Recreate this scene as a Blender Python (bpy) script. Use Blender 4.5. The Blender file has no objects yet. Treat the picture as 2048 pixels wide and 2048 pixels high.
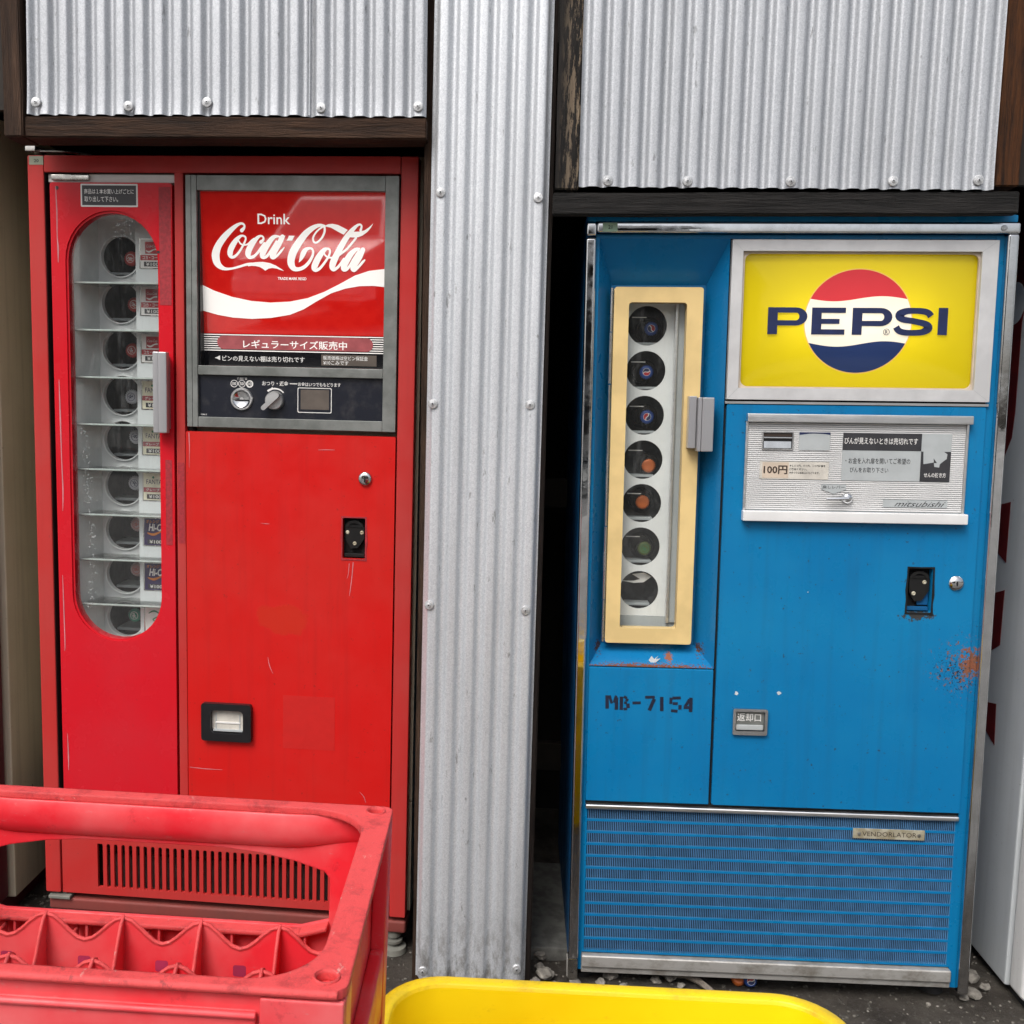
import bpy, bmesh, math, random
from mathutils import Vector, Matrix
from mathutils.geometry import tessellate_polygon
R_ = math.radians
random.seed(7)
SC = bpy.context.scene
COL = SC.collection

# ------------------------------------------------------------------ camera
cam = bpy.data.cameras.new('camera'); camo = bpy.data.objects.new('camera', cam); COL.objects.link(camo)
cam.sensor_width = 36; cam.lens = 36.0; cam.shift_x = 0.0508; cam.clip_start = 0.05; cam.clip_end = 400
def cam_matrix(pos, yaw, pitch, roll):
    cy, sy, cp, sp, cr, sr = math.cos(yaw), math.sin(yaw), math.cos(pitch), math.sin(pitch), math.cos(roll), math.sin(roll)
    f = Vector((sy*cp, cy*cp, sp)); r = Vector((cy, -sy, 0)); u = r.cross(f)
    r2 = cr*r + sr*u; u2 = -sr*r + cr*u
    m = Matrix((r2, u2, -f)).transposed().to_4x4(); m.translation = pos
    return m
camo.matrix_world = cam_matrix((-0.1391, -2.1932, 1.3108), -0.05708, -0.11297, 0.01971)
SC.camera = camo

# ------------------------------------------------------------------ sky, sun, exposure
SUN_EL, SUN_AZ = R_(52), R_(206)          # azimuth clockwise from +y; the sun stands behind the camera, to its left
w = bpy.data.worlds.new('World'); SC.world = w; w.use_nodes = True
nt = w.node_tree; bg = nt.nodes['Background']
sky = nt.nodes.new('ShaderNodeTexSky'); sky.sky_type = 'NISHITA'; sky.sun_disc = False
sky.sun_elevation = SUN_EL; sky.sun_rotation = SUN_AZ; sky.air_density = 1.0; sky.dust_density = 6.0; sky.ozone_density = 1.5
hsv = nt.nodes.new('ShaderNodeHueSaturation'); hsv.inputs['Saturation'].default_value = 0.45
nt.links.new(sky.outputs[0], hsv.inputs['Color']); nt.links.new(hsv.outputs[0], bg.inputs[0]); bg.inputs[1].default_value = 0.12
sun = bpy.data.lights.new('sun', 'SUN'); sun.energy = 1.5; sun.angle = R_(28); sun.color = (1.0, 0.97, 0.93)
suno = bpy.data.objects.new('sun', sun); COL.objects.link(suno)
sd = Vector((math.sin(SUN_AZ)*math.cos(SUN_EL), math.cos(SUN_AZ)*math.cos(SUN_EL), math.sin(SUN_EL)))
suno.rotation_euler = (-sd).to_track_quat('-Z', 'Y').to_euler(); suno.location = sd*20
SC.view_settings.view_transform = 'Standard'; SC.view_settings.look = 'None'; SC.view_settings.gamma = 1.0
SC.view_settings.use_curve_mapping = False; SC.view_settings.exposure = 0.38
SC.cycles.use_denoising = True; SC.cycles.adaptive_threshold = 0.02
SC.cycles.max_bounces = 6; SC.cycles.diffuse_bounces = 3; SC.cycles.glossy_bounces = 3; SC.cycles.transmission_bounces = 4; SC.cycles.transparent_max_bounces = 10; SC.cycles.caustics_reflective = False; SC.cycles.caustics_refractive = False

# ------------------------------------------------------------------ materials
M = {}
class NT:
    def __init__(s, name):
        s.m = bpy.data.materials.new(name); s.m.use_nodes = True; s.t = s.m.node_tree
        s.b = s.t.nodes['Principled BSDF']; s.co = None; M[name] = s.m
    def n(s, typ, **kw):
        nd = s.t.nodes.new(typ)
        for k, v in kw.items(): setattr(nd, k, v)
        return nd
    def l(s, a, b): s.t.links.new(a, b)
    def coord(s, scale=(1,1,1)):
        if s.co is None: s.co = s.n('ShaderNodeTexCoord')
        mp = s.n('ShaderNodeMapping'); mp.inputs['Scale'].default_value = scale
        s.l(s.co.outputs['Object'], mp.inputs[0]); return mp.outputs[0]
    def noise(s, scale, detail=4, rough=.55, stretch=(1,1,1), lo=.4, hi=.6):
        nz = s.n('ShaderNodeTexNoise'); nz.inputs['Scale'].default_value = scale
        nz.inputs['Detail'].default_value = detail; nz.inputs['Roughness'].default_value = rough
        s.l(s.coord(stretch), nz.inputs['Vector'])
        mr = s.n('ShaderNodeMapRange'); mr.inputs[1].default_value = lo; mr.inputs[2].default_value = hi
        s.l(nz.outputs[0], mr.inputs[0]); return mr.outputs[0]
    def math(s, op, a, b=None, clamp=False):
        nd = s.n('ShaderNodeMath', operation=op); nd.use_clamp = clamp
        for i, q in enumerate((a, b)):
            if q is None: continue
            if isinstance(q, (int, float)): nd.inputs[i].default_value = q
            else: s.l(q, nd.inputs[i])
        return nd.outputs[0]
    def mix(s, fac, a, b):
        nd = s.n('ShaderNodeMix', data_type='RGBA')
        for q, i in ((fac, 0), (a, 6), (b, 7)):
            if isinstance(q, (int, float)): nd.inputs[i].default_value = q
            elif isinstance(q, tuple): nd.inputs[i].default_value = (*q[:3], 1)
            else: s.l(q, nd.inputs[i])
        return nd.outputs[2]
    def spot(s, u, v, r, k=.6, scale=60, sharp=8, su=1., sv=1., bias=0.):
        """ragged patch round the local point (u, v) on the machine's front"""
        sep = s.n('ShaderNodeSeparateXYZ'); s.l(s.coord(), sep.inputs[0])
        dx = s.math('MULTIPLY', s.math('SUBTRACT', sep.outputs[0], u), 1/(r*su)); dz = s.math('MULTIPLY', s.math('SUBTRACT', sep.outputs[2], v), 1/(r*sv))
        d = s.math('SQRT', s.math('ADD', s.math('MULTIPLY', dx, dx), s.math('MULTIPLY', dz, dz)))
        nz = s.n('ShaderNodeTexNoise'); nz.inputs['Scale'].default_value = scale; nz.inputs['Detail'].default_value = 6; nz.inputs['Roughness'].default_value = .7
        s.l(s.coord(), nz.inputs['Vector'])
        q = s.math('ADD', s.math('SUBTRACT', 1.0+bias, d), s.math('MULTIPLY', s.math('SUBTRACT', nz.outputs[0], .5), 2*k*2))
        return s.math('MULTIPLY', s.math('MULTIPLY', q, sharp), s.math('LESS_THAN', d, 1.7), True)
    def bump(s, h, strength, dist=.001, bevel=0):
        bp = s.n('ShaderNodeBump'); bp.inputs['Strength'].default_value = strength; bp.inputs['Distance'].default_value = dist
        s.l(h, bp.inputs['Height'])
        if bevel:
            bv = s.n('ShaderNodeBevel'); bv.samples = 4; bv.inputs['Radius'].default_value = bevel; s.l(bv.outputs[0], bp.inputs['Normal'])
        s.l(bp.outputs[0], s.b.inputs['Normal'])
    def set(s, color=None, rough=None, metal=None, **kw):
        I = s.b.inputs
        for key, val in (('Base Color', color), ('Roughness', rough), ('Metallic', metal)):
            if val is None: continue
            if isinstance(val, (int, float)): I[key].default_value = val
            elif isinstance(val, tuple): I[key].default_value = (*val, 1)
            else: s.l(val, I[key])
        for k, v in kw.items():
            nm = k.replace('_', ' ')
            if isinstance(v, (int, float)): I[nm].default_value = v
            elif isinstance(v, tuple): I[nm].default_value = (*v, 1)
            else: s.l(v, I[nm])
        return s

def simple(name, col, rough=.5, metal=0., vary=.25, scale=25, **kw):
    a = NT(name); c2 = tuple(x*(1-vary) for x in col)
    a.set(a.mix(a.noise(scale), c2, col), rough, metal, **kw); return a

def paint(name, col, faded, rough=.32, spots=(), bevel=0, fade_lo=.42, fade_hi=.75, grime=.35, streak=.25):
    a = NT(name)
    c = a.mix(a.noise(3.2, 5, lo=fade_lo, hi=fade_hi), col, faded)
    st = a.noise(9, 6, .65, (4.5, 4.5, .22), .50, .78)                    # vertical rain streaks
    c = a.mix(a.math('MULTIPLY', st, streak), c, tuple(x*.45+.012 for x in col))
    g = a.noise(105, 4, .65, lo=.665, hi=.70)                              # small dirt specks
    c = a.mix(a.math('MULTIPLY', g, grime), c, (.03, .025, .02))
    r = a.math('ADD', a.math('MULTIPLY', a.noise(14, 5), .16), rough-.06)
    for sp_ in spots:
        u, v, rr, k, sc, rgb, su, sv = sp_[:8]
        sm = a.spot(u, v, rr, k, sc, 8, su, sv, sp_[8] if len(sp_) > 8 else 0.); c = a.mix(sm, c, rgb); r = a.math('ADD', r, a.math('MULTIPLY', sm, .4), True)
    a.set(c, r, 0., Specular_IOR_Level=.27); a.bump(a.math('ADD', a.noise(260, 2, lo=0, hi=1), a.math('MULTIPLY', a.noise(6, 2, lo=0, hi=1), 9.)), .06, .0006, bevel)
    return a

RUST = (.16, .05, .02)
paint('red_paint', (.58, .010, .009), (.53, .022, .017), .36, streak=.30,
      spots=[(.582, .70, .055, .5, 22, (.52, .017, .006), 1.1, .7)])
paint('red_faded_paint', (.48, .030, .028), (.44, .055, .050), .40, streak=.2)
paint('red_door_paint', (.60, .008, .018), (.56, .02, .032), .2, streak=.05, grime=.15)
paint('plinth_paint', (.22, .045, .038), (.15, .05, .042), .6)
simple('condenser_brown', (.055, .030, .026), .8, 0, .4)
paint('blue_paint', (.002, .160, .38), (.006, .198, .42), .32, grime=.75, streak=.38,
      spots=[(.840, .742, .026, 1.3, 120, (.24, .085, .045), .9, 1.3, -.1), (.825, .735, .060, 2.6, 150, (.16, .085, .06), 1.0, .9, -1.05), (.805, .725, .06, 2.6, 190, (.012, .03, .06), .9, .9, -1.3), (.722, .845, .02, 1.2, 120, (.04, .04, .04), 1.4, .5)])
paint('blue_recess_paint', (.005, .15, .36), (.01, .17, .37), .3, streak=.1,
      spots=[(.16, .714, .020, 1.2, 240, RUST, 7, .35), (.205, .733, .008, .9, 200, (.25, .09, .05), 1, 1), (.275, .748, .012, 1.6, 160, (.09, .035, .018), .7, 1.4, -.3), (.050, .748, .011, 1.6, 160, (.09, .035, .018), .7, 1.4, -.3)])
simple('grille_blue', (.10, .26, .50), .4)
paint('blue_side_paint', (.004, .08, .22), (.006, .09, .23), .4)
paint('cream_cabinet_paint', (.50, .45, .34), (.40, .36, .27), .5)
paint('beige_side_paint', (.56, .50, .38), (.48, .43, .31), .5, streak=.5)
paint('maroon_paint', (.10, .010, .018), (.13, .02, .03), .35)
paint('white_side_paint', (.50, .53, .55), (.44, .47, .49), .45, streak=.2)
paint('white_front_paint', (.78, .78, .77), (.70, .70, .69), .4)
simple('dark_red_print', (.12, .008, .008), .5)
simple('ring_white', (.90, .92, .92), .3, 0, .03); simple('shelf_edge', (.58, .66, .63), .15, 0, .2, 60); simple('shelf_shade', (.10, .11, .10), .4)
a = NT('handle_aluminium'); a.set((.52, .52, .54), .34, .75)
a = NT('sign_frame_metal'); a.set(a.mix(a.noise(9, 5, .6), (.56, .56, .565), (.66, .66, .665)), .42, .3)
simple('cream_plastic', (.76, .56, .25), .42, 0, .14, 12)
simple('black_plastic', (.010, .010, .012), .3)
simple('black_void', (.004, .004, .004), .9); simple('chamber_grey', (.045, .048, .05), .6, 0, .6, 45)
simple('dark_mechanism', (.012, .012, .012), .45, .3)
simple('white_liner', (.76, .80, .78), .5, 0, .12, 18)
simple('white_plate', (.80, .82, .82), .42, 0, .10, 9); simple('grille_back', (.002, .006, .030), .8)
simple('price_plate', (.74, .79, .80), .45, 0, .06, 9)
simple('white_print', (.80, .79, .77), .45, 0, .05)
simple('grey_label', (.42, .45, .46), .45, 0, .08)
simple('dark_label', (.035, .035, .04), .45, 0, .2)
simple('navy_print', (.012, .022, .09), .4)
simple('stencil_ink', (.006, .010, .035), .9)
simple('black_print', (.015, .015, .017), .5)
simple('brown_print', (.045, .028, .02), .5)
simple('beige_label', (.60, .50, .40), .5, 0, .12)
simple('paper_label', (.62, .59, .53), .6, 0, .2, 30)
simple('red_print', (.45, .02, .03), .5)
simple('faded_red_print', (.42, .10, .11), .4)
simple('green_print', (.02, .22, .10), .5)
simple('purple_print', (.035, .02, .10), .45)
simple('orange_print', (.65, .20, .02), .5)
simple('yellow_card', (.82, .80, .62), .5)
simple('tape', (.34, .36, .27), .6)
simple('green_tape', (.38, .55, .40), .6)
simple('brown_window', (.11, .09, .075), .5, 0, .2)
simple('chip_white', (.62, .66, .68), .7)
simple('scratch_pink', (.62, .22, .25), .6)
simple('sticker_residue', (.38, .020, .030), .6, 0, .3, 160); simple('red_ghost', (.550, .013, .011), .42, 0, .05, 40)
simple('rubber', (.02, .02, .022), .6)
simple('gasket', (.10, .11, .11), .5)
simple('cap_red', (.55, .07, .06), .4, .0)
simple('cap_white', (.62, .62, .68), .4, .0)
simple('cap_pink', (.52, .34, .33), .4, .0)
simple('cap_green', (.03, .26, .17), .35, .2)
simple('cap_blue', (.02, .07, .30), .3, .2)
simple('cap_orange', (.62, .15, .03), .35, .2)
simple('cap_olive', (.10, .14, .03), .35, .2)
simple('teal_foot', (.25, .25, .22), .6, .3)
simple('terracotta', (.30, .29, .27), .7)

def metal(name, col, rough, scr=.12, stretch=(1,1,1), grime=0., bevel=0, bumpv=.04, brush=None):
    a = NT(name)
    c = a.mix(a.noise(16, 6, .65, stretch), tuple(x*.9 for x in col), col)
    if grime: c = a.mix(a.math('MULTIPLY', a.noise(10, 6, .7, lo=.45, hi=.7), grime), c, (.09, .075, .055))
    rr = a.math('ADD', a.math('MULTIPLY', a.noise(30, 6, .6, stretch), scr), rough-scr/2)
    a.set(c, rr, 1.); a.bump(a.noise(brush or 40, 4, .6, stretch, 0, 1), bumpv, .002, bevel); return a
metal('chrome', (.78, .79, .81), .10, .14, bumpv=.10, brush=14, grime=.25)
metal('chrome_dull', (.62, .60, .57), .26, .25, bumpv=.10, brush=14, grime=.75)
metal('aluminium', (.80, .80, .80), .38, .12, (.3, 1, 6), grime=.15)
a = NT('white_aluminium'); a.set(a.mix(a.noise(9, 5, .6), (.74, .74, .74), (.81, .81, .81)), .42, .15)
a = NT('kick_aluminium'); a.set(a.mix(a.noise(26, 8, .75, (.6, 1, 1), .45, .68), (.46, .45, .43), (.24, .22, .19)), .45, .45)
a = NT('steel_screw'); a.set(a.mix(a.noise(300), (.42, .43, .44), (.66, .67, .68)), .4, .5)
metal('hinge_steel', (.66, .65, .63), .25, .2, (1, 1, .3))
metal('knob_grey', (.62, .62, .62), .4, .1)
a = NT('grey_frame'); a.set(a.mix(a.noise(12, 6, .65), (.155, .165, .155), (.23, .24, .23)), a.math('ADD', a.math('MULTIPLY', a.noise(30), .15), .38), .35); a.bump(a.noise(60, 3, lo=0, hi=1), .05, .0005, 0)
a = NT('brass_plate'); a.set(a.mix(a.noise(50), (.36, .32, .22), (.54, .51, .40)), .5, .35)

# galvanised corrugated sheet: fine spangle, soft sheen, dirt near the ground
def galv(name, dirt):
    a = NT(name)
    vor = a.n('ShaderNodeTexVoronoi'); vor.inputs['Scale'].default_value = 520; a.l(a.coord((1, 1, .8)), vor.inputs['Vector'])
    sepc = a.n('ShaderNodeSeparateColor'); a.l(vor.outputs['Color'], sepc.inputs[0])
    c = a.mix(sepc.outputs[0], (.56, .585, .62), (.72, .745, .775)) if dirt else a.mix(sepc.outputs[0], (.42, .44, .47), (.56, .58, .61))  # upper sheets: same metal, their shade put into a darker base colour
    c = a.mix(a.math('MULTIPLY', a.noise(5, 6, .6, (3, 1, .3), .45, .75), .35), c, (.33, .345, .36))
    dk = a.noise(70, 4, .65, (1, 1, .25), .66, .70)
    c = a.mix(a.math('MULTIPLY', dk, .5), c, (.10, .10, .10))
    if dirt:
        sep = a.n('ShaderNodeSeparateXYZ'); a.l(a.coord(), sep.inputs[0])
        mr = a.n('ShaderNodeMapRange'); mr.inputs[1].default_value = .20; mr.inputs[2].default_value = -.05; a.l(sep.outputs[2], mr.inputs[0])
        q = a.math('MULTIPLY', mr.outputs[0], a.noise(55, 5, .7, (1, 1, .45), .46, .66), True)
        c = a.mix(q, c, (.10, .085, .065))
    rr = a.math('ADD', a.math('MULTIPLY', sepc.outputs[1], .10), .44)
    a.set(c, rr, .5); a.bump(sepc.outputs[2], .10, .0006); return a
galv('galvanised_shaded', False); galv('galvanised_dirty', True)

def wood(name, c1, c2, axis, pale=None):
    a = NT(name); st = [14, 14, 14]; st[axis] = 1.1
    g = a.noise(5, 8, .75, tuple(st), .36, .64); c = a.mix(g, c1, c2)
    kn = a.noise(3, 2, lo=.66, hi=.75); c = a.mix(a.math('MULTIPLY', kn, .6), c, tuple(x*.3 for x in c1))
    if pale:
        st2 = [40, 40, 40]; st2[axis] = 5
        pz = a.noise(3.0, 7, .75, tuple(st2), .50, .54)
        sep = a.n('ShaderNodeSeparateXYZ'); a.l(a.coord(), sep.inputs[0])
        mr = a.n('ShaderNodeMapRange'); mr.inputs[1].default_value = pale[0]; mr.inputs[2].default_value = pale[1]; a.l(sep.outputs[0], mr.inputs[0])
        c = a.mix(a.math('MULTIPLY', pz, mr.outputs[0], True), c, (.30, .23, .16))
    a.set(c, a.math('ADD', a.math('MULTIPLY', g, .2), .6), 0., Specular_IOR_Level=.22); a.bump(g, .9, .004); return a
wood('brown_wood_h', (.016, .009, .006), (.080, .043, .026), 0)
wood('brown_wood_v', (.028, .017, .012), (.080, .046, .030), 2)
wood('black_wood_h', (.006, .006, .006), (.030, .028, .027), 0)
wood('black_wood_v', (.008, .007, .007), (.030, .027, .025), 2, (-.020, .020))
wood('orange_wood_v', (.014, .006, .003), (.115, .042, .013), 2)
wood('dark_wood_v', (.010, .007, .006), (.028, .020, .017), 2)
simple('interior_wood', (.020, .014, .010), .8)

# crate plastics
a = NT('crate_plastic')
c = a.mix(a.noise(6, 6, .6, lo=.42, hi=.72), (.76, .026, .040), (.78, .16, .165))
sc = a.noise(42, 8, .8, (1, 1, 2.5), .60, .67); c = a.mix(a.math('MULTIPLY', sc, .45), c, (.62, .24, .24))
c = a.mix(a.math('MULTIPLY', a.noise(26, 7, .75, lo=.62, hi=.72), .35), c, (.10, .012, .015))
a.set(c, a.math('ADD', a.math('MULTIPLY', a.noise(20, 5), .2), .30), 0., Subsurface_Weight=.0); a.bump(a.noise(70, 5, .7, lo=0, hi=1), .12, .0008, .0022)
simple('crate_print', (.42, .035, .10), .5)
a = NT('crate_rim_plastic')
geo = a.noise(34, 9, .82, lo=.50, hi=.66)
c = a.mix(geo, (.70, .070, .072), (.40, .035, .038)); c = a.mix(a.math('MULTIPLY', a.noise(75, 6, .75, (1, .45, 1), .63, .67), .75), c, (.66, .33, .30))
c = a.mix(a.math('MULTIPLY', a.noise(22, 8, .8, lo=.60, hi=.68), .7), c, (.05, .016, .018))
a.set(c, .52, 0.); a.bump(a.noise(60, 8, .8, lo=.3, hi=.7), .5, .0012, .003)
a = NT('yellow_plastic')
c = a.mix(a.noise(5, 4), (.86, .60, .003), (.90, .66, .006)); c = a.mix(a.math('MULTIPLY', a.noise(18, 8, .8, (1, 1, 3), .60, .68), .35), c, (.55, .36, .02)); a.set(c, .33, 0.); a.bump(a.noise(30, 3, lo=0, hi=1), .05, .0006, .003)
a = NT('yellow_rim_plastic')
c = a.mix(a.noise(7, 8, .75, lo=.50, hi=.78), (.86, .61, .006), (.40, .26, .02)); c = a.mix(a.math('MULTIPLY', a.noise(60, 6, .7, lo=.66, hi=.7), .5), c, (.09, .06, .02))
a.set(c, .40, 0.); a.bump(a.noise(60, 6, .7, lo=.3, hi=.7), .2, .0008, .003)

# glass
a = NT('clear_glass'); a.set((1, 1, 1), .0, 0., Transmission_Weight=1., IOR=1.12)
a = NT('glass'); out = a.t.nodes['Material Output']
tr = a.n('ShaderNodeBsdfTransparent'); tr.inputs[0].default_value = (.97, .99, .98, 1); gl = a.n('ShaderNodeBsdfGlossy'); gl.inputs['Roughness'].default_value = .03
fr = a.n('ShaderNodeFresnel'); fr.inputs[0].default_value = 1.75; mx = a.n('ShaderNodeMixShader'); a.l(fr.outputs[0], mx.inputs[0]); a.l(tr.outputs[0], mx.inputs[1]); a.l(gl.outputs[0], mx.inputs[2])
df = a.n('ShaderNodeBsdfDiffuse'); df.inputs[0].default_value = (.6, .62, .62, 1)
m2 = a.n('ShaderNodeMixShader'); dirt = a.math('ADD', a.math('MULTIPLY', a.noise(26, 8, .8, (1.6, 1, .35), .52, .75), .11), .02); a.l(dirt, m2.inputs[0]); a.l(mx.outputs[0], m2.inputs[1]); a.l(df.outputs[0], m2.inputs[2]); a.l(m2.outputs[0], out.inputs[0])
a = NT('droplet'); a.set((.30, .33, .33), .02, 0.)
a = NT('bottle_glass'); a.set((.03, .028, .026), .06, 0.)
a = NT('bottle_glass_purple'); a.set((.05, .010, .014), .08, 0.)

# acrylic sign faces (backlit)
a = NT('sign_red'); a.set(a.mix(a.noise(40), (.60, .010, .008), (.64, .014, .010)), .04, 0., Emission_Color=(.9, .02, .012), Emission_Strength=.06, Coat_Weight=1., Coat_Roughness=.02, Coat_IOR=2.2)
a = NT('sign_white'); a.set((.82, .80, .78), .06, 0., Emission_Color=(1, .95, .88), Emission_Strength=.24, Coat_Weight=1., Coat_Roughness=.02)
a = NT('sign_black'); a.set((.010, .010, .012), .05, 0.)
a = NT('coin_black'); a.set(a.mix(a.noise(25, 7, .7, lo=.5, hi=.7), (.010, .012, .020), (.035, .035, .04)), .3, 0.)

# the yellow sign face: translucent sheet with the printed globe
a = NT('sign_yellow'); out = a.t.nodes['Material Output']
sep = a.n('ShaderNodeSeparateXYZ'); a.l(a.coord(), sep.inputs[0]); U, V = sep.outputs[0], sep.outputs[2]
du = a.math('SUBTRACT', U, .567); dv = a.math('SUBTRACT', V, 1.4615)
dist = a.math('SQRT', a.math('ADD', a.math('MULTIPLY', a.math('MULTIPLY', du, du), .95), a.math('MULTIPLY', dv, dv)))
inside = a.math('LESS_THAN', dist, .1065)
w1 = a.math('SUBTRACT', 1.5075, a.math('MULTIPLY', a.math('SINE', a.math('MULTIPLY', a.math('SUBTRACT', U, .465), 2*math.pi/.2)), .0055))
w2 = a.math('SUBTRACT', 1.415, a.math('MULTIPLY', a.math('SINE', a.math('MULTIPLY', a.math('SUBTRACT', U, .475), 2*math.pi/.2)), .006))
top = a.math('GREATER_THAN', V, w1); bot = a.math('LESS_THAN', V, w2)
g = a.mix(top, (.80, .76, .70), (.55, .035, .05)); g = a.mix(bot, g, (.018, .035, .12))
c = a.mix(inside, (.70, .56, .012), g)
ring = a.math('LESS_THAN', a.math('ABSOLUTE', a.math('SUBTRACT', dist, .1072)), .0011); c = a.mix(ring, c, (.72, .45, .12))
a.set(c, .07, 0.)
tl = a.n('ShaderNodeBsdfTranslucent'); a.l(c, tl.inputs[0]); mx = a.n('ShaderNodeMixShader'); mx.inputs[0].default_value = .42
a.l(a.b.outputs[0], mx.inputs[1]); a.l(tl.outputs[0], mx.inputs[2]); a.l(mx.outputs[0], out.inputs[0])

# ground, stones, concrete
a = NT('dirt')
c = a.mix(a.noise(7, 8, .7, lo=.35, hi=.65), (.036, .027, .020), (.125, .108, .088)); c = a.mix(a.math('MULTIPLY', a.noise(90, 6, .8, lo=.55, hi=.7), .6), c, (.22, .21, .19))
sep = a.n('ShaderNodeSeparateXYZ'); a.l(a.coord(), sep.inputs[0]); mr = a.n('ShaderNodeMapRange'); mr.inputs[1].default_value = -.45; mr.inputs[2].default_value = -.75; a.l(a.math('ADD', sep.outputs[1], a.math('MULTIPLY', a.noise(4, 5, lo=0, hi=1), .25)), mr.inputs[0])
c = a.mix(mr.outputs[0], c, a.mix(a.noise(30, 6), (.24, .235, .22), (.33, .32, .30)))   # pale gravel of the lot begins in front of the dirt strip
a.set(c, .9, 0.); a.bump(a.noise(45, 10, .85, lo=0, hi=1), 1., .025)
a = NT('gravel_lot')
c = a.mix(a.noise(2, 8, .7), (.16, .155, .145), (.24, .235, .22)); a.set(c, .9, 0.)
simple('stone', (.26, .24, .21), .85, 0, .5, 40); simple('grit', (.13, .12, .10), .9, 0, .6, 60); simple('concrete', (.14, .14, .13), .85, 0, .4, 30); simple('twig_bark', (.20, .17, .14), .85, 0, .4, 60)
simple('interior_dark', (.008, .007, .006), .9)

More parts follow.
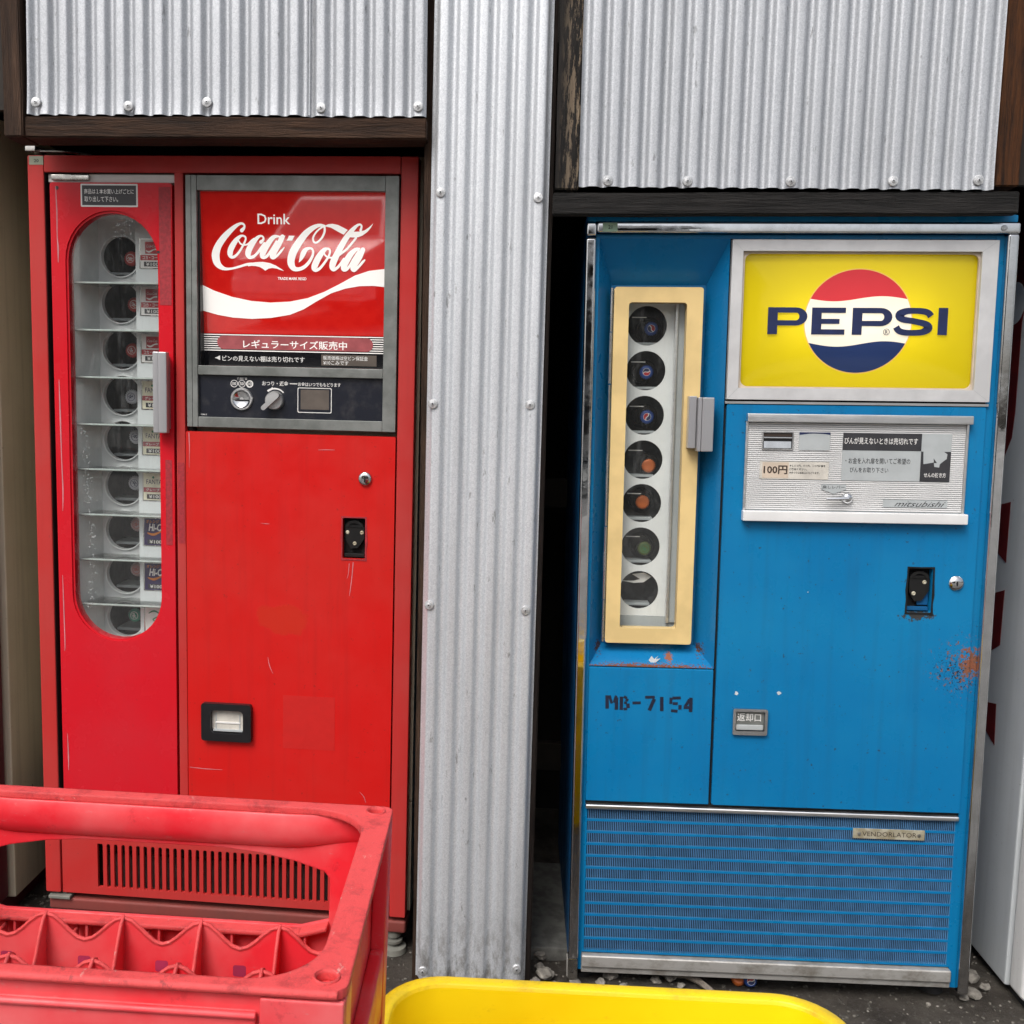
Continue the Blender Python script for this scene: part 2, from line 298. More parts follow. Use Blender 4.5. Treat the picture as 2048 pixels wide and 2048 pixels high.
# ------------------------------------------------------------------ mesh builder (x right, y into the wall, z up; metres)
class MB:
    def __init__(s): s.v = []; s.f = []; s.m = []; s.sm = []; s.mats = []; s.wn = False
    def mi(s, mat):
        if mat not in s.mats: s.mats.append(mat)
        return s.mats.index(mat)
    def add(s, vs, fs, mat, smooth=False):
        o = len(s.v); s.v += [tuple(q) for q in vs]; k = s.mi(mat)
        for f in fs: s.f.append([i+o for i in f]); s.m.append(k); s.sm.append(smooth)
        return s
    def box(s, x0, x1, y0, y1, z0, z1, mat):
        v = [(x, y, z) for x in (x0, x1) for y in (y0, y1) for z in (z0, z1)]
        return s.add(v, [(0,1,3,2), (4,6,7,5), (0,4,5,1), (2,3,7,6), (0,2,6,4), (1,5,7,3)], mat)
    def bbox(s, x0, x1, y0, y1, z0, z1, mat, b=.003, seg=2):
        s.wn = True; bm = bmesh.new(); bmesh.ops.create_cube(bm, size=1)
        for q in bm.verts: q.co = Vector((x0+(x1-x0)*(q.co.x+.5), y0+(y1-y0)*(q.co.y+.5), z0+(z1-z0)*(q.co.z+.5)))
        bmesh.ops.bevel(bm, geom=bm.edges[:], offset=b, segments=seg, affect='EDGES', profile=.5)
        bm.verts.index_update(); s.add([q.co for q in bm.verts], [[x.index for x in f.verts] for f in bm.faces], mat, True); bm.free(); return s
    def plate(s, loops, y0, y1, mat, axis='y'):
        """extrude 2-D loops (outer, holes...) between y0 and y1; axis z = horizontal plate with (x, y) loops; axis x = (y, z) loops"""
        mp = {'y': lambda a, b, h: (a, h, b), 'z': lambda a, b, h: (a, b, h), 'x': lambda a, b, h: (h, a, b)}[axis]
        pts = [p for l in loops for p in l]
        tri = tessellate_polygon([[Vector((p[0], p[1], 0)) for p in l] for l in loops]); n = len(pts)
        v = [mp(p[0], p[1], y0) for p in pts] + [mp(p[0], p[1], y1) for p in pts]
        f = [list(t) for t in tri] + [[i+n for i in reversed(t)] for t in tri]; o = 0
        for l in loops:
            k = len(l)
            for i in range(k): j = (i+1) % k; f.append([o+i, o+j, o+j+n, o+i+n])
            o += k
        return s.add(v, f, mat)
    def flat(s, loop, y, mat):
        tri = tessellate_polygon([[Vector((p[0], p[1], 0)) for p in loop]])
        return s.add([(p[0], y, p[1]) for p in loop], [list(t) for t in tri], mat)
    def lathe(s, c, prof, mat, n=20, axis='y', smooth=True, caps=True):
        """profile (r, h) turned round an axis through c"""
        v = []; f = []
        for r, h in prof:
            for i in range(n):
                t = 2*math.pi*i/n; a, b = r*math.cos(t), r*math.sin(t)
                v.append({'y': (c[0]+a, c[1]+h, c[2]+b), 'z': (c[0]+a, c[1]+b, c[2]+h), 'x': (c[0]+h, c[1]+a, c[2]+b)}[axis])
        for k in range(len(prof)-1):
            for i in range(n): j = (i+1) % n; f.append([k*n+i, k*n+j, (k+1)*n+j, (k+1)*n+i])
        if caps and prof[0][0] > 1e-6: f.append(list(range(n)))
        if caps and prof[-1][0] > 1e-6: f.append([(len(prof)-1)*n+i for i in range(n)])
        return s.add(v, f, mat, smooth)
    def tube(s, pts, r, mat, n=8):
        pts = [Vector(p) for p in pts]; v = []; f = []
        for i, p in enumerate(pts):
            d = (pts[min(i+1, len(pts)-1)] - pts[max(i-1, 0)]).normalized()
            a = d.cross(Vector((0, 0, 1)) if abs(d.z) < .9 else Vector((1, 0, 0))).normalized(); b = d.cross(a)
            rr = r[i] if isinstance(r, (list, tuple)) else r
            v += [p + a*rr*math.cos(2*math.pi*k/n) + b*rr*math.sin(2*math.pi*k/n) for k in range(n)]
        for i in range(len(pts)-1):
            for k in range(n): j = (k+1) % n; f.append([i*n+k, i*n+j, (i+1)*n+j, (i+1)*n+k])
        f.append(list(range(n))); f.append([(len(pts)-1)*n+k for k in range(n)])
        return s.add(v, f, mat, True)
    def stroke(s, pts, y, mat, sub=5, cap=True):
        """a brush stroke of varying width through (x, z, width)"""
        P = []
        for i in range(len(pts)-1):
            p0, p1, p2, p3 = pts[max(i-1, 0)], pts[i], pts[i+1], pts[min(i+2, len(pts)-1)]
            for k in range(sub):
                t = k/sub
                P.append([.5*(2*b+(c-a)*t+(2*a-5*b+4*c-d)*t*t+(3*b-a-3*c+d)*t**3) for a, b, c, d in zip(p0, p1, p2, p3)])
        P.append(list(pts[-1])); L = []; Rr = []
        for i, p in enumerate(P):
            q0, q1 = P[max(i-1, 0)], P[min(i+1, len(P)-1)]; dx, dz = q1[0]-q0[0], q1[1]-q0[1]; n = math.hypot(dx, dz) or 1
            h = max(p[2], .0002)/2; L.append((p[0]-dz/n*h, y, p[1]+dx/n*h)); Rr.append((p[0]+dz/n*h, y, p[1]-dx/n*h))
        N = len(P); v = L+Rr; f = [[i, i+1, N+i+1, N+i] for i in range(N-1)]; s.add(v, f, mat)
        if cap:
            for e in (0, -1):
                p = P[e]; s.add([(p[0]+p[2]/2*math.cos(t*math.pi/6), y+.00002, p[1]+p[2]/2*math.sin(t*math.pi/6)) for t in range(12)], [list(range(12))], mat)
        return s
    def text(s, txt, box, y, mat, bold=0., shear=0., keep=False):
        cu = bpy.data.curves.new('t', 'FONT'); cu.body = txt; cu.size = 1; cu.offset = bold; cu.shear = shear; cu.resolution_u = 2
        ob = bpy.data.objects.new('t', cu); COL.objects.link(ob); dg = bpy.context.evaluated_depsgraph_get(); dg.update()
        me = bpy.data.meshes.new_from_object(ob.evaluated_get(dg)); vs = [v.co.copy() for v in me.vertices]; fs = [list(p.vertices) for p in me.polygons]
        bpy.data.objects.remove(ob); bpy.data.curves.remove(cu); bpy.data.meshes.remove(me)
        if not vs: return s
        x0, x1, z0, z1 = box; a0 = min(v.x for v in vs); a1 = max(v.x for v in vs); b0 = min(v.y for v in vs); b1 = max(v.y for v in vs)
        kx = (x1-x0)/(a1-a0); kz = (z1-z0)/(b1-b0)
        if keep: kx = kz = min(kx, kz)
        return s.add([(x0+(v.x-a0)*kx, y, z0+(v.y-b0)*kz) for v in vs], fs, mat)
    def build(s, name, parent=None, loc=None, recalc=True):
        me = bpy.data.meshes.new(name); me.from_pydata(s.v, [], s.f)
        for mt in s.mats: me.materials.append(M[mt])
        me.polygons.foreach_set('material_index', s.m); me.polygons.foreach_set('use_smooth', s.sm)
        if recalc:
            bm = bmesh.new(); bm.from_mesh(me); bmesh.ops.recalc_face_normals(bm, faces=bm.faces[:]); bm.to_mesh(me); bm.free()
        if any(s.sm): me.set_sharp_from_angle(angle=R_(40))
        o = bpy.data.objects.new(name, me); COL.objects.link(o)
        if s.wn: wm = o.modifiers.new('weighted_normal', 'WEIGHTED_NORMAL'); wm.keep_sharp = True
        if parent is not None: o.parent = parent
        if loc is not None: o.location = loc
        return o
def B(): return MB()
def tag(o, label=None, cat=None, group=None, kind=None):
    for k, v in (('label', label), ('category', cat), ('group', group), ('kind', kind)):
        if v: o[k] = v
    return o
def empty(name, loc=(0,0,0), rz=0, mat=None):
    o = bpy.data.objects.new(name, None); o.empty_display_size = .1; COL.objects.link(o)
    if mat is not None: o.matrix_world = mat
    else: o.location = loc; o.rotation_euler = (0, 0, rz)
    return o
def rrect(x0, x1, z0, z1, r, n=6):
    out = []
    for cx, cz, a in ((x1-r, z1-r, 0), (x0+r, z1-r, 90), (x0+r, z0+r, 180), (x1-r, z0+r, 270)):
        out += [(cx+r*math.cos(R_(a+90*i/n)), cz+r*math.sin(R_(a+90*i/n))) for i in range(n+1)]
    return out
def circ(x, z, r, n=28): return [(x+r*math.cos(2*math.pi*i/n), z+r*math.sin(2*math.pi*i/n)) for i in range(n)]
def stad(x, z0, z1, r, n=18):
    return [(x+r*math.cos(math.pi*i/n), z1+r*math.sin(math.pi*i/n)) for i in range(n+1)] + [(x-r*math.cos(math.pi*i/n), z0-r*math.sin(math.pi*i/n)) for i in range(n+1)]
def rect(x0, x1, z0, z1): return [(x0, z0), (x1, z0), (x1, z1), (x0, z1)]
def mm(*a): return tuple(x/1000 for x in a)
def pose(o, a, l, t):
    d = Vector((math.cos(a), math.sin(a), 0)); n = Vector((-math.sin(a), math.cos(a), 0)); up = Vector((0, 0, 1))*math.cos(t)+n*math.sin(t)
    d2 = d*math.cos(l)+up*math.sin(l); u2 = -d*math.sin(l)+up*math.cos(l); m = Matrix((d2, u2.cross(d2), u2)).transposed().to_4x4(); m.translation = o
    return m

# ------------------------------------------------------------------ the setting
from mathutils import noise as NZ
def axis_pts(dense0, dense1, step, far):
    a = [dense0+i*step for i in range(int(round((dense1-dense0)/step))+1)]
    lo, hi = [], []; d = step; x = dense0
    while x > -far: d *= 1.5; x -= d; lo.append(x)
    d = step; x = dense1
    while x < far: d *= 1.5; x += d; hi.append(x)
    return lo[::-1]+a+hi
gx, gy = axis_pts(-1.6, 1.6, .03, 120), axis_pts(-1.3, .6, .03, 120)
b = B(); vs = []
for y in gy:
    for x in gx:
        near = 1 if (-1.8 < x < 1.8 and -1.5 < y < .8) else .0
        h = NZ.fractal(Vector((x*3, y*3, 0)), 1, 2, 4)*.010 + NZ.noise(Vector((x*22, y*22, 4)))*.004
        vs.append((x, y, -.008 + h*near))
nx = len(gx)
b.add(vs, [[j*nx+i, j*nx+i+1, (j+1)*nx+i+1, (j+1)*nx+i] for j in range(len(gy)-1) for i in range(nx-1)], 'dirt', True)
tag(b.build('ground', recalc=False), kind='structure')
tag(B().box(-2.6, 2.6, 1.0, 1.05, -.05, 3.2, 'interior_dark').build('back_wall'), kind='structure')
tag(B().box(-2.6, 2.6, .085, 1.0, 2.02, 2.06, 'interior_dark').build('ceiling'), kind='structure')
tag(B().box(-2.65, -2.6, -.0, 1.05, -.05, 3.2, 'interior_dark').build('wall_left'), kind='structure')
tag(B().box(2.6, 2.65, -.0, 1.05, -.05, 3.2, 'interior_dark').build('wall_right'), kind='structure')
tag(B().box(-2.6, -.36, .02, .04, 1.90, 3.2, 'interior_wood').box(-.075, 2.6, .02, .04, 1.76, 3.2, 'interior_wood').build('sky_block_boards'), kind='structure')  # unseen boards added behind the sheets to block sky light

def timber(name, x0, x1, y0, y1, z0, z1, mat, label, cat, rot=0.):
    c = Vector(((x0+x1)/2, (y0+y1)/2, z0)); L = max(x1-x0, z1-z0); n = 14; vert = z1-z0 > x1-x0
    bm = bmesh.new(); bmesh.ops.create_cube(bm, size=1)
    for q in bm.verts: q.co = Vector(((x1-x0)*q.co.x, (y1-y0)*q.co.y, (z1-z0)*(q.co.z+.5)))
    ed = [e for e in bm.edges if abs((e.verts[0].co-e.verts[1].co)[2 if vert else 0]) > L*.9]
    bmesh.ops.subdivide_edges(bm, edges=ed, cuts=n); bmesh.ops.bevel(bm, geom=[e for e in bm.edges if e.is_boundary or e.calc_face_angle(0) > 1], offset=.0025, segments=2, affect='EDGES')
    for q in bm.verts:
        d = NZ.noise_vector(q.co*7+c*3)*.0016; q.co += Vector((d.x*(1 if vert else 0), d.y, d.z*(0 if vert else 1)))
    me = bpy.data.meshes.new(name); bm.to_mesh(me); bm.free(); me.materials.append(M[mat]); me.polygons.foreach_set('use_smooth', [True]*len(me.polygons)); me.set_sharp_from_angle(angle=R_(35))
    o = bpy.data.objects.new(name, me); COL.objects.link(o); o.location = c; o.rotation_euler = (0, rot, 0)
    return tag(o, label, cat)
timber('timber_lintel', -1.181, -.345, -.054, .018, 1.826, 1.868, 'brown_wood_h', 'brown timber lintel with a knot above the red vending machine', 'beam')
timber('timber_post', -1.222, -1.182, -.060, .018, 1.826, 3.1, 'brown_wood_v', 'short brown timber post at the upper left corner of the photo', 'post')
timber('timber_post', -.352, -.300, -.012, .085, -.02, 3.1, 'brown_wood_v', 'brown timber post along the left edge of the tall corrugated strip', 'post')
timber('timber_post', -.130, -.084, -.012, .085, -.02, 3.1, 'dark_wood_v', 'blackened timber post along the right edge of the tall corrugated strip', 'post')
timber('timber_post', -.081, -.034, -.036, .018, 1.733, 3.1, 'black_wood_v', 'black painted timber post with flaking paint left of the right corrugated sheet', 'post')
timber('timber_lintel', -.085, .837, -.046, -.018, 1.6855, 1.7295, 'black_wood_h', 'black painted timber lintel above the blue vending machine', 'beam', -R_(.66))
timber('timber_post', .787, .835, -.042, .018, 1.745, 3.1, 'orange_wood_v', 'reddish brown timber post at the upper right corner', 'post')

def sheet(name, xb0, xb1, xt0, xt1, z0, z1, y, pitch, amp, mat, label, screws, ph=0., flare=0., lip=()):
    """corrugated sheet; its left and right edges may lean from (xb0, xb1) at z0 to (xt0, xt1) at z1"""
    nxs = int((xb1-xb0)/pitch*16); nz = 46; v = []; f = []; th = .0012
    for side in (0, 1):
        for j in range(nz+1):
            t = j/nz; z = z0+(z1-z0)*t**1.35
            tt = (z-z0)/(z1-z0)
            for i in range(nxs+1):
                s = i/nxs; x = xb0+(xb1-xb0)*s + tt*((xt0-xb0)*(1-s)+(xt1-xb1)*s)
                q = math.tanh(2.1*(math.cos(2*math.pi*(s*(xb1-xb0)/pitch+ph))+.38))/.985
                yy = y - amp*q + NZ.noise(Vector((x*5, z*2.2, 9)))*.0016 + NZ.noise(Vector((x*40, z*14, 3)))*.00035
                zz = z + (NZ.noise(Vector((x*30, 1, 2)))*.0012 if j == 0 else 0)
                if flare: yy -= flare*math.exp(-(z-z0)/.035)
                for ex in lip:                                           # a bent-over edge
                    dd = abs(x-ex); yy += .010*math.exp(-(dd/.006)**2)
                v.append((x, yy+side*th, zz))
    k = nxs+1; o = k*(nz+1)
    for j in range(nz):
        for i in range(nxs):
            a = j*k+i; f.append([a, a+1, a+k+1, a+k]); f.append([o+a, o+a+k, o+a+k+1, o+a+1])
    for i in range(nxs): f.append([i, o+i, o+i+1, i+1]); a = nz*k+i; f.append([a, a+1, o+a+1, o+a])
    for j in range(nz): a = j*k; f.append([a, a+k, o+a+k, o+a]); a += nxs; f.append([a, o+a, o+a+k, a+k])
    e = empty(name, ((xb0+xb1)/2, y, 0)); tag(e, label, 'metal sheet')
    bb = B(); bb.add([(p[0]-e.location.x, p[1]-y, p[2]) for p in v], f, mat, True); bb.build('corrugated_panel', e, recalc=False)
    for sx, sz in screws:
        sb = B().lathe((0, 0, 0), [(.0, -.0042), (.0030, -.0040), (.0036, -.0030), (.0050, -.0026), (.0092, -.0020), (.0104, -.0006), (.0102, .003)], 'steel_screw', 18)
        sb.lathe((0, -.0043, 0), [(.0016, -.0004), (.0014, -.0004)], 'black_print', 6)
        so = sb.build('screw', e); so.location = (sx-e.location.x, -amp-.0015-flare, sz); so.rotation_euler = (random.uniform(-.08, .08), random.uniform(0, 3), random.uniform(-.08, .08))
    return e
Y0 = -.042
sheet('corrugated_sheet', -1.176, -.584, -1.158, -.584, 1.873, 3.1, Y0, .0402, .0060, 'galvanised_shaded', 'wide corrugated metal sheet above the red vending machine', [(-1.155, 1.896), (-.960, 1.889), (-.796, 1.897)], .1, .004)
sheet('corrugated_sheet', -.590, -.346, -.590, -.353, 1.871, 3.1, Y0-.0035, .0402, .0060, 'galvanised_shaded', 'narrow corrugated metal sheet lapped beside the tall strip above the red machine', [(-.560, 1.886), (-.362, 1.889)], .3, .004)
sheet('corrugated_sheet', -.034, .783, -.037, .788, 1.737, 3.1, Y0, .0398, .0062, 'galvanised_shaded', 'bright corrugated metal sheet above the blue vending machine', [(.024, 1.748), (.183, 1.748), (.387, 1.749), (.587, 1.751), (.752, 1.754)], .28, .002)
sheet('corrugated_sheet', -.344, -.097, -.330, -.090, .006, 3.1, -.030, .0408, .0058, 'galvanised_dirty', 'tall narrow corrugated metal strip between the two vending machines', [(-.315, 1.725), (-.115, 1.716), (-.324, 1.293), (-.120, 1.295), (-.325, .863), (-.118, .858), (-.326, .029), (-.116, .045)], .45, 0., (-.343, -.096))
tag(B().bbox(-.088, .03, .10, .55, -.03, .022, 'concrete', .006).build('concrete_sill'), 'grey concrete sill between the corrugated strip and the blue machine', 'sill')
for zz, lab in ((1.05, 'upper dark batten in the gap beside the blue machine'), (.30, 'lower dark batten in the gap beside the blue machine')):
    tag(B().bbox(-.12, .02, .62, .65, zz-.04, zz+.04, 'interior_wood', .003).build('wooden_batten'), lab, 'batten', 'battens in the dark gap')

# ------------------------------------------------------------------ neighbouring machines cut by the frame
e = empty('vending_machine', (-1.365, .17, 0)); tag(e, 'cream sided vending machine with a maroon door at the left edge', 'vending machine')
B().bbox(-.65, 0, .0, .60, .045, 1.93, 'beige_side_paint', .004).build('cabinet', e)
B().bbox(-.65, -.012, -.085, -.006, .05, 1.70, 'maroon_paint', .010, 3).build('door', e)
B().bbox(-.63, -.025, -.075, .55, -.005, .045, 'maroon_paint', .004).build('base', e)
b = B(); b.plate([[(.06, .235), (.10, .30), (.10, .215), (.065, .20)]], .0005, .0015, 'dark_label', 'x'); b.build('worn_sticker', e)
e = empty('vending_machine', (.982, .05, 0)); tag(e, 'white vending machine with dark red lettering at the right edge', 'vending machine')
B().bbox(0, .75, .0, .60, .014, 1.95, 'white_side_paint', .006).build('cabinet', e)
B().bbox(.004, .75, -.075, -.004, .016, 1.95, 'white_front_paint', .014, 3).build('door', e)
B().box(.02, .73, -.055, .58, -.005, .014, 'rubber').build('base', e)
b = B()
for lp in ([(.18, 1.95), (.155, 1.62), (.15, 1.56), (.165, 1.50), (.163, 1.30), (.17, 1.24), (.205, 1.185), (.26, 1.18), (.30, 1.3), (.30, 1.95)],
           [(.15, 1.095), (.194, 1.085), (.30, 1.10), (.30, .965), (.205, .975), (.15, .955)],
           [(.145, .892), (.19, .877), (.30, .86), (.30, .70), (.195, .735), (.147, .762)],
           [(.142, .624), (.187, .615), (.28, .58), (.28, .48), (.19, .55), (.135, .527)]):
    b.plate([lp], -.0012, -.0002, 'dark_red_print', 'x')
b.plate([circ(.205, 1.545, .048)], -.0022, -.0013, 'white_side_paint', 'x')
b.build('lettering', e)

# ------------------------------------------------------------------ bottles and crown caps (shared meshes)
def crown(b, y, mat, r=.0136):
    n = 42; v = []; f = []
    for k, (rr, h, fl) in enumerate(((0.0004, 0, 0), (r*.55, -.0002, 0), (r*.82, .0003, 0), (r*.95, .0016, 0), (r*1.0, .0035, .0004), (r*1.12, .0068, .0009))):
        for i in range(n):
            q = rr + fl*(1 if i % 2 else -1); t = 2*math.pi*i/n; v.append((q*math.cos(t), y+h, q*math.sin(t)))
    for k in range(5):
        for i in range(n): j = (i+1) % n; f.append([k*n+i, k*n+j, (k+1)*n+j, (k+1)*n+i])
    f.append(list(range(n))); b.add(v, f, mat, True); return b
def swirl(b, y, r, c1, c2, rot):
    """round emblem: two coloured waves on white"""
    b.add([(p[0], y, p[1]) for p in circ(0, 0, r)], [list(range(28))], 'white_print')
    for sgn, c in ((1, c1), (-1, c2)):
        pts = [(r*.93*math.cos(t), sgn*r*.93*math.sin(t)) for t in [R_(14+152*i/12) for i in range(13)]] + [(-r*.85+1.7*r*i/8, sgn*r*.10+r*.16*math.sin(2*math.pi*i/8)) for i in range(9)]
        b.flat([(x*math.cos(rot)-z*math.sin(rot), x*math.sin(rot)+z*math.cos(rot)) for x, z in pts], y-.0003, c)
def make_bottle(name, mw, cap, body, emblem, label, group, cr=.0136):
    e = empty(name, mat=mw); tag(e, label, 'bottle', group)
    B().lathe((0, 0, 0), [(.0118, .006), (.0118, .010), (.0135, .012), (.0135, .017), (.0120, .019), (.0135, .045), (.0200, .075), (.0285, .10), (.0290, .125), (.0265, .15), (.0290, .18), (.0285, .192), (.004, .194)], body, 20).build('glass_body', e)
    b = crown(B(), 0, cap, cr); c = b.build('crown_cap', e)
    b = B()
    if emblem[0] == 'swirl': swirl(b, -.0005, .0085, emblem[1], emblem[2], emblem[3])
    elif emblem[0] == 'ring':
        b.plate([circ(0, 0, .0098), circ(0, 0, .0088)], -.0007, -.0002, emblem[1])
        b.stroke([(-.0065, -.001, .001), (-.003, .003, .0016), (-.001, -.002, .0014), (.002, .0025, .0016), (.003, -.0015, .0014), (.007, .001, .001)], -.0006, emblem[1], 4)
        b.stroke([(-.006, -.0045, .0008), (0, -.0035, .0016), (.006, -.005, .0008)], -.0006, emblem[1], 4)
    if b.v: o = b.build('emblem', c); o.rotation_euler = (0, emblem[-1] if emblem[0] == 'ring' else 0, 0)
    return e

# ------------------------------------------------------------------ the red vending machine (local metres: x right, y into, z up)
RMAT = pose(Vector((-1.2535, .0981, .1000)), -.03362, -.00471, -.00647)
rm = empty('vending_machine', mat=RMAT); tag(rm, 'red bottle vending machine with round ended glass door and red lit sign', 'vending machine')
b = B(); K = 'cream_cabinet_paint'
b.box(.345, .882, .036, .62, .27, 1.728, K).box(.0, .345, .30, .62, .27, 1.728, K).box(.0, .028, .036, .30, .27, 1.690, K).box(.0, .345, .036, .30, 1.692, 1.728, K).box(.028, .345, .036, .30, .27, .56, K)
b.box(.0, .882, .10, .62, .0, .224, 'black_void').box(.0, .02, .036, .10, .0, .268, K).box(.862, .882, .036, .10, .0, .268, K)
b.build('cabinet', rm)
b = B(); K = 'red_faded_paint'
b.bbox(0, .0385, 0, .035, .002, 1.722, K, .004).bbox(.0385, .837, .0, .035, 1.685, 1.722, K, .003).bbox(.335, .356, .001, .035, .235, 1.687, K, .003).bbox(.8375, .876, 0, .035, -.002, 1.722, K, .004).bbox(.0385, .8375, .0015, .035, .225, .237, K, .002)
b.build('front_frame', rm)
b = B(); b.box(.0387, .0520, .024, .034, .245, 1.685, 'black_void').box(.328, .3348, .024, .034, .245, 1.685, 'black_void').box(.3562, .3725, .020, .034, .25, 1.684, 'black_void').box(.8352, .8372, .020, .034, .25, 1.684, 'black_void'); b.box(.0386, .0393, .003, .034, .245, 1.685, 'black_void').box(.0393, .335, .003, .012, 1.6842, 1.6849, 'black_void'); b.build('gap_shade', rm)  # black strips and lining put in the gaps to paint their deep shade
# vent panel and its bars
b = B(); K = 'red_faded_paint'; b.box(.042, .130, .003, .012, .003, .224, K).box(.750, .8355, .003, .012, .003, .224, K).box(.130, .750, .003, .012, .131, .224, K).box(.130, .750, .003, .012, .003, .022, K)
vp = b.build('vent_panel', rm)
pit = .01824; w2 = .0046
g2 = pit/2-w2
def bar_loop():
    h0, h1 = .0218, .1312; L = []
    for t in (90, 68, 45, 22, 0): L.append((-pit/2+g2*math.cos(R_(t)), h1-g2+g2*math.sin(R_(t))))
    for t in (0, -22, -45, -68, -90): L.append((-pit/2+g2*math.cos(R_(t)), h0+g2+g2*math.sin(R_(t))))
    for t in (-90, -68, -45, -22, 0): L.append((pit/2-g2*math.cos(R_(t)), h0+g2+g2*math.sin(R_(t))))
    for t in (0, 22, 45, 68, 90): L.append((pit/2-g2*math.cos(R_(t)), h1-g2+g2*math.sin(R_(t))))
    return L
bar0 = None
for i in range(33):
    if bar0 is None: bar0 = B().plate([bar_loop()], .0032, .011, K).build('vent_bar', vp); o = bar0
    else: o = bar0.copy(); COL.objects.link(o); o.parent = vp
    o.location = (.130+pit*(i+1)-.0, 0, 0)
b = B(); b.box(.05, .83, .050, .098, .0, .085, 'condenser_brown').box(.05, .83, .062, .098, .085, .118, 'condenser_brown'); b.build('condenser', rm)
B().bbox(.006, .877, .004, .50, -.043, -.013, 'plinth_paint', .006, 3).build('plinth', rm)
B().bbox(.008, .062, -.004, .05, -.0125, -.004, 'teal_foot', .002).build('corner_shim', rm)
for fx, fy in ((.05, .06), (.845, .03), (.05, .45), (.84, .45)):
    B().lathe((fx, fy, 0), [(.018, -.043), (.018, -.060), (.012, -.061), (.012, -.066), (.022, -.068), (.022, -.074), (.014, -.076), (.014, -.082), (.030, -.086), (.032, -.099), (.0, -.1)], 'teal_foot', 16, 'z').build('levelling_foot', rm)
# door with the round ended window
dr = B().plate([rrect(.0505, .3295, .24, 1.664, .006, 3), stad(.1915, .737, 1.4955, .1085)], .002, .020, 'red_door_paint').build('glass_door', rm)
b = B(); b.plate([stad(.1915, .737, 1.4955, .1085), stad(.1915, .737, 1.4955, .1035)], .006, .030, 'red_door_paint'); b.build('window_lip', dr)
b = B(); b.flat(stad(.1915, .737, 1.4955, .1035), .014, 'glass'); b.build('window_glass', dr)
B().bbox(.066, .0835, .024, .0365, .58, 1.62, 'gasket', .002).build('gasket', dr)
b = B(); rd_ = random.Random(5)
for k in range(260):
    if k < 200: v_ = rd_.uniform(.70, 1.12); u_ = .118+.010*math.sin(v_*9)+rd_.gauss(0, .006)
    else: u_ = rd_.uniform(.19, .235); v_ = rd_.uniform(1.545, 1.59)
    r_ = rd_.uniform(.0005, .0016); b.lathe((u_, .0138, v_), [(r_, 0), (r_*.8, -r_*.5), (.0001, -r_*.75)], 'droplet', 6)
tag(b.build('water_droplets', dr), kind='stuff')
b = B(); b.plate([rrect(.122, .2525, 1.6115, 1.661, .002, 2)], .0012, .002, 'white_print').plate([rect(.1255, .249, 1.615, 1.6575)], .0006, .0011, 'dark_label')
b.text('商品は１本お買い上げごとに', mm(130.5, 244, 1639, 1650), .0003, 'white_print', .01).text('取り出して下さい。', mm(131, 208, 1622, 1634), .0003, 'white_print', .01); b.build('notice_sticker', dr)
b = B(); b.bbox(.292, .3055, -.026, -.012, 1.117, 1.296, 'handle_aluminium', .002).bbox(.3060, .326, -.031, -.012, 1.117, 1.296, 'handle_aluminium', .003).bbox(.300, .322, -.013, .004, 1.125, 1.288, 'handle_aluminium', .002); b.build('handle', dr)
b = B()
for pts in ([(.0645, 1.655, .0015), (.066, 1.60, .003), (.0655, 1.55, .002), (.067, 1.52, .004), (.0665, 1.49, .001)], [(.062, 1.23, .001), (.063, 1.15, .0035), (.064, 1.05, .002), (.0655, .98, .003), (.064, .93, .001)], [(.060, .78, .001), (.061, .70, .0025), (.062, .62, .002), (.061, .60, .001)], [(.063, .40, .001), (.064, .35, .003), (.064, .31, .001)]):
    B().stroke(pts, .0015, 'scratch_pink', 4, False).build('paint_scratch', dr)
B().lathe((.067, .0016, 1.652), [(.0045, 0), (.001, .0003)], 'black_print', 9).build('rust_hole', dr); B().lathe((.298, .0012, 1.515), [(.0035, 0), (.001, .0003)], 'black_print', 7).build('rust_hole', dr)
B().plate([rrect(.300, .327, 1.40, 1.655, .001, 2)], .0014, .0019, 'sticker_residue').build('tape_residue', dr); B().plate([rrect(.309, .324, .86, 1.055, .001, 2)], .0014, .0019, 'sticker_residue').build('tape_residue', dr)
B().plate([rrect(.3385, .3535, .865, 1.05, .002, 2)], .0003, .0012, 'sticker_residue').build('tape_residue', rm)
B().bbox(.042, .333, .012, .034, 1.6655, 1.684, 'white_print', .002).build('inner_strip', rm)
B().bbox(.052, .140, .0035, .012, 1.6695, 1.6815, 'chrome_dull', .002).build('hinge_plate', rm)
b = B(); b.tube([(-.004, .02, 1.735), (.06, .02, 1.735), (.10, .03, 1.733), (.14, .06, 1.730)], .0035, 'chrome_dull').bbox(-.004, .02, .0, .05, 1.730, 1.742, 'chrome_dull', .002); b.build('hinge_arm', rm)
b = B(); b.plate([rect(.0055, .0385, 1.701, 1.7195)], -.0008, -.0001, 'tape').text('20', mm(17, 28, 1706, 1713), -.001, 'black_print', .02); b.build('number_sticker', rm)
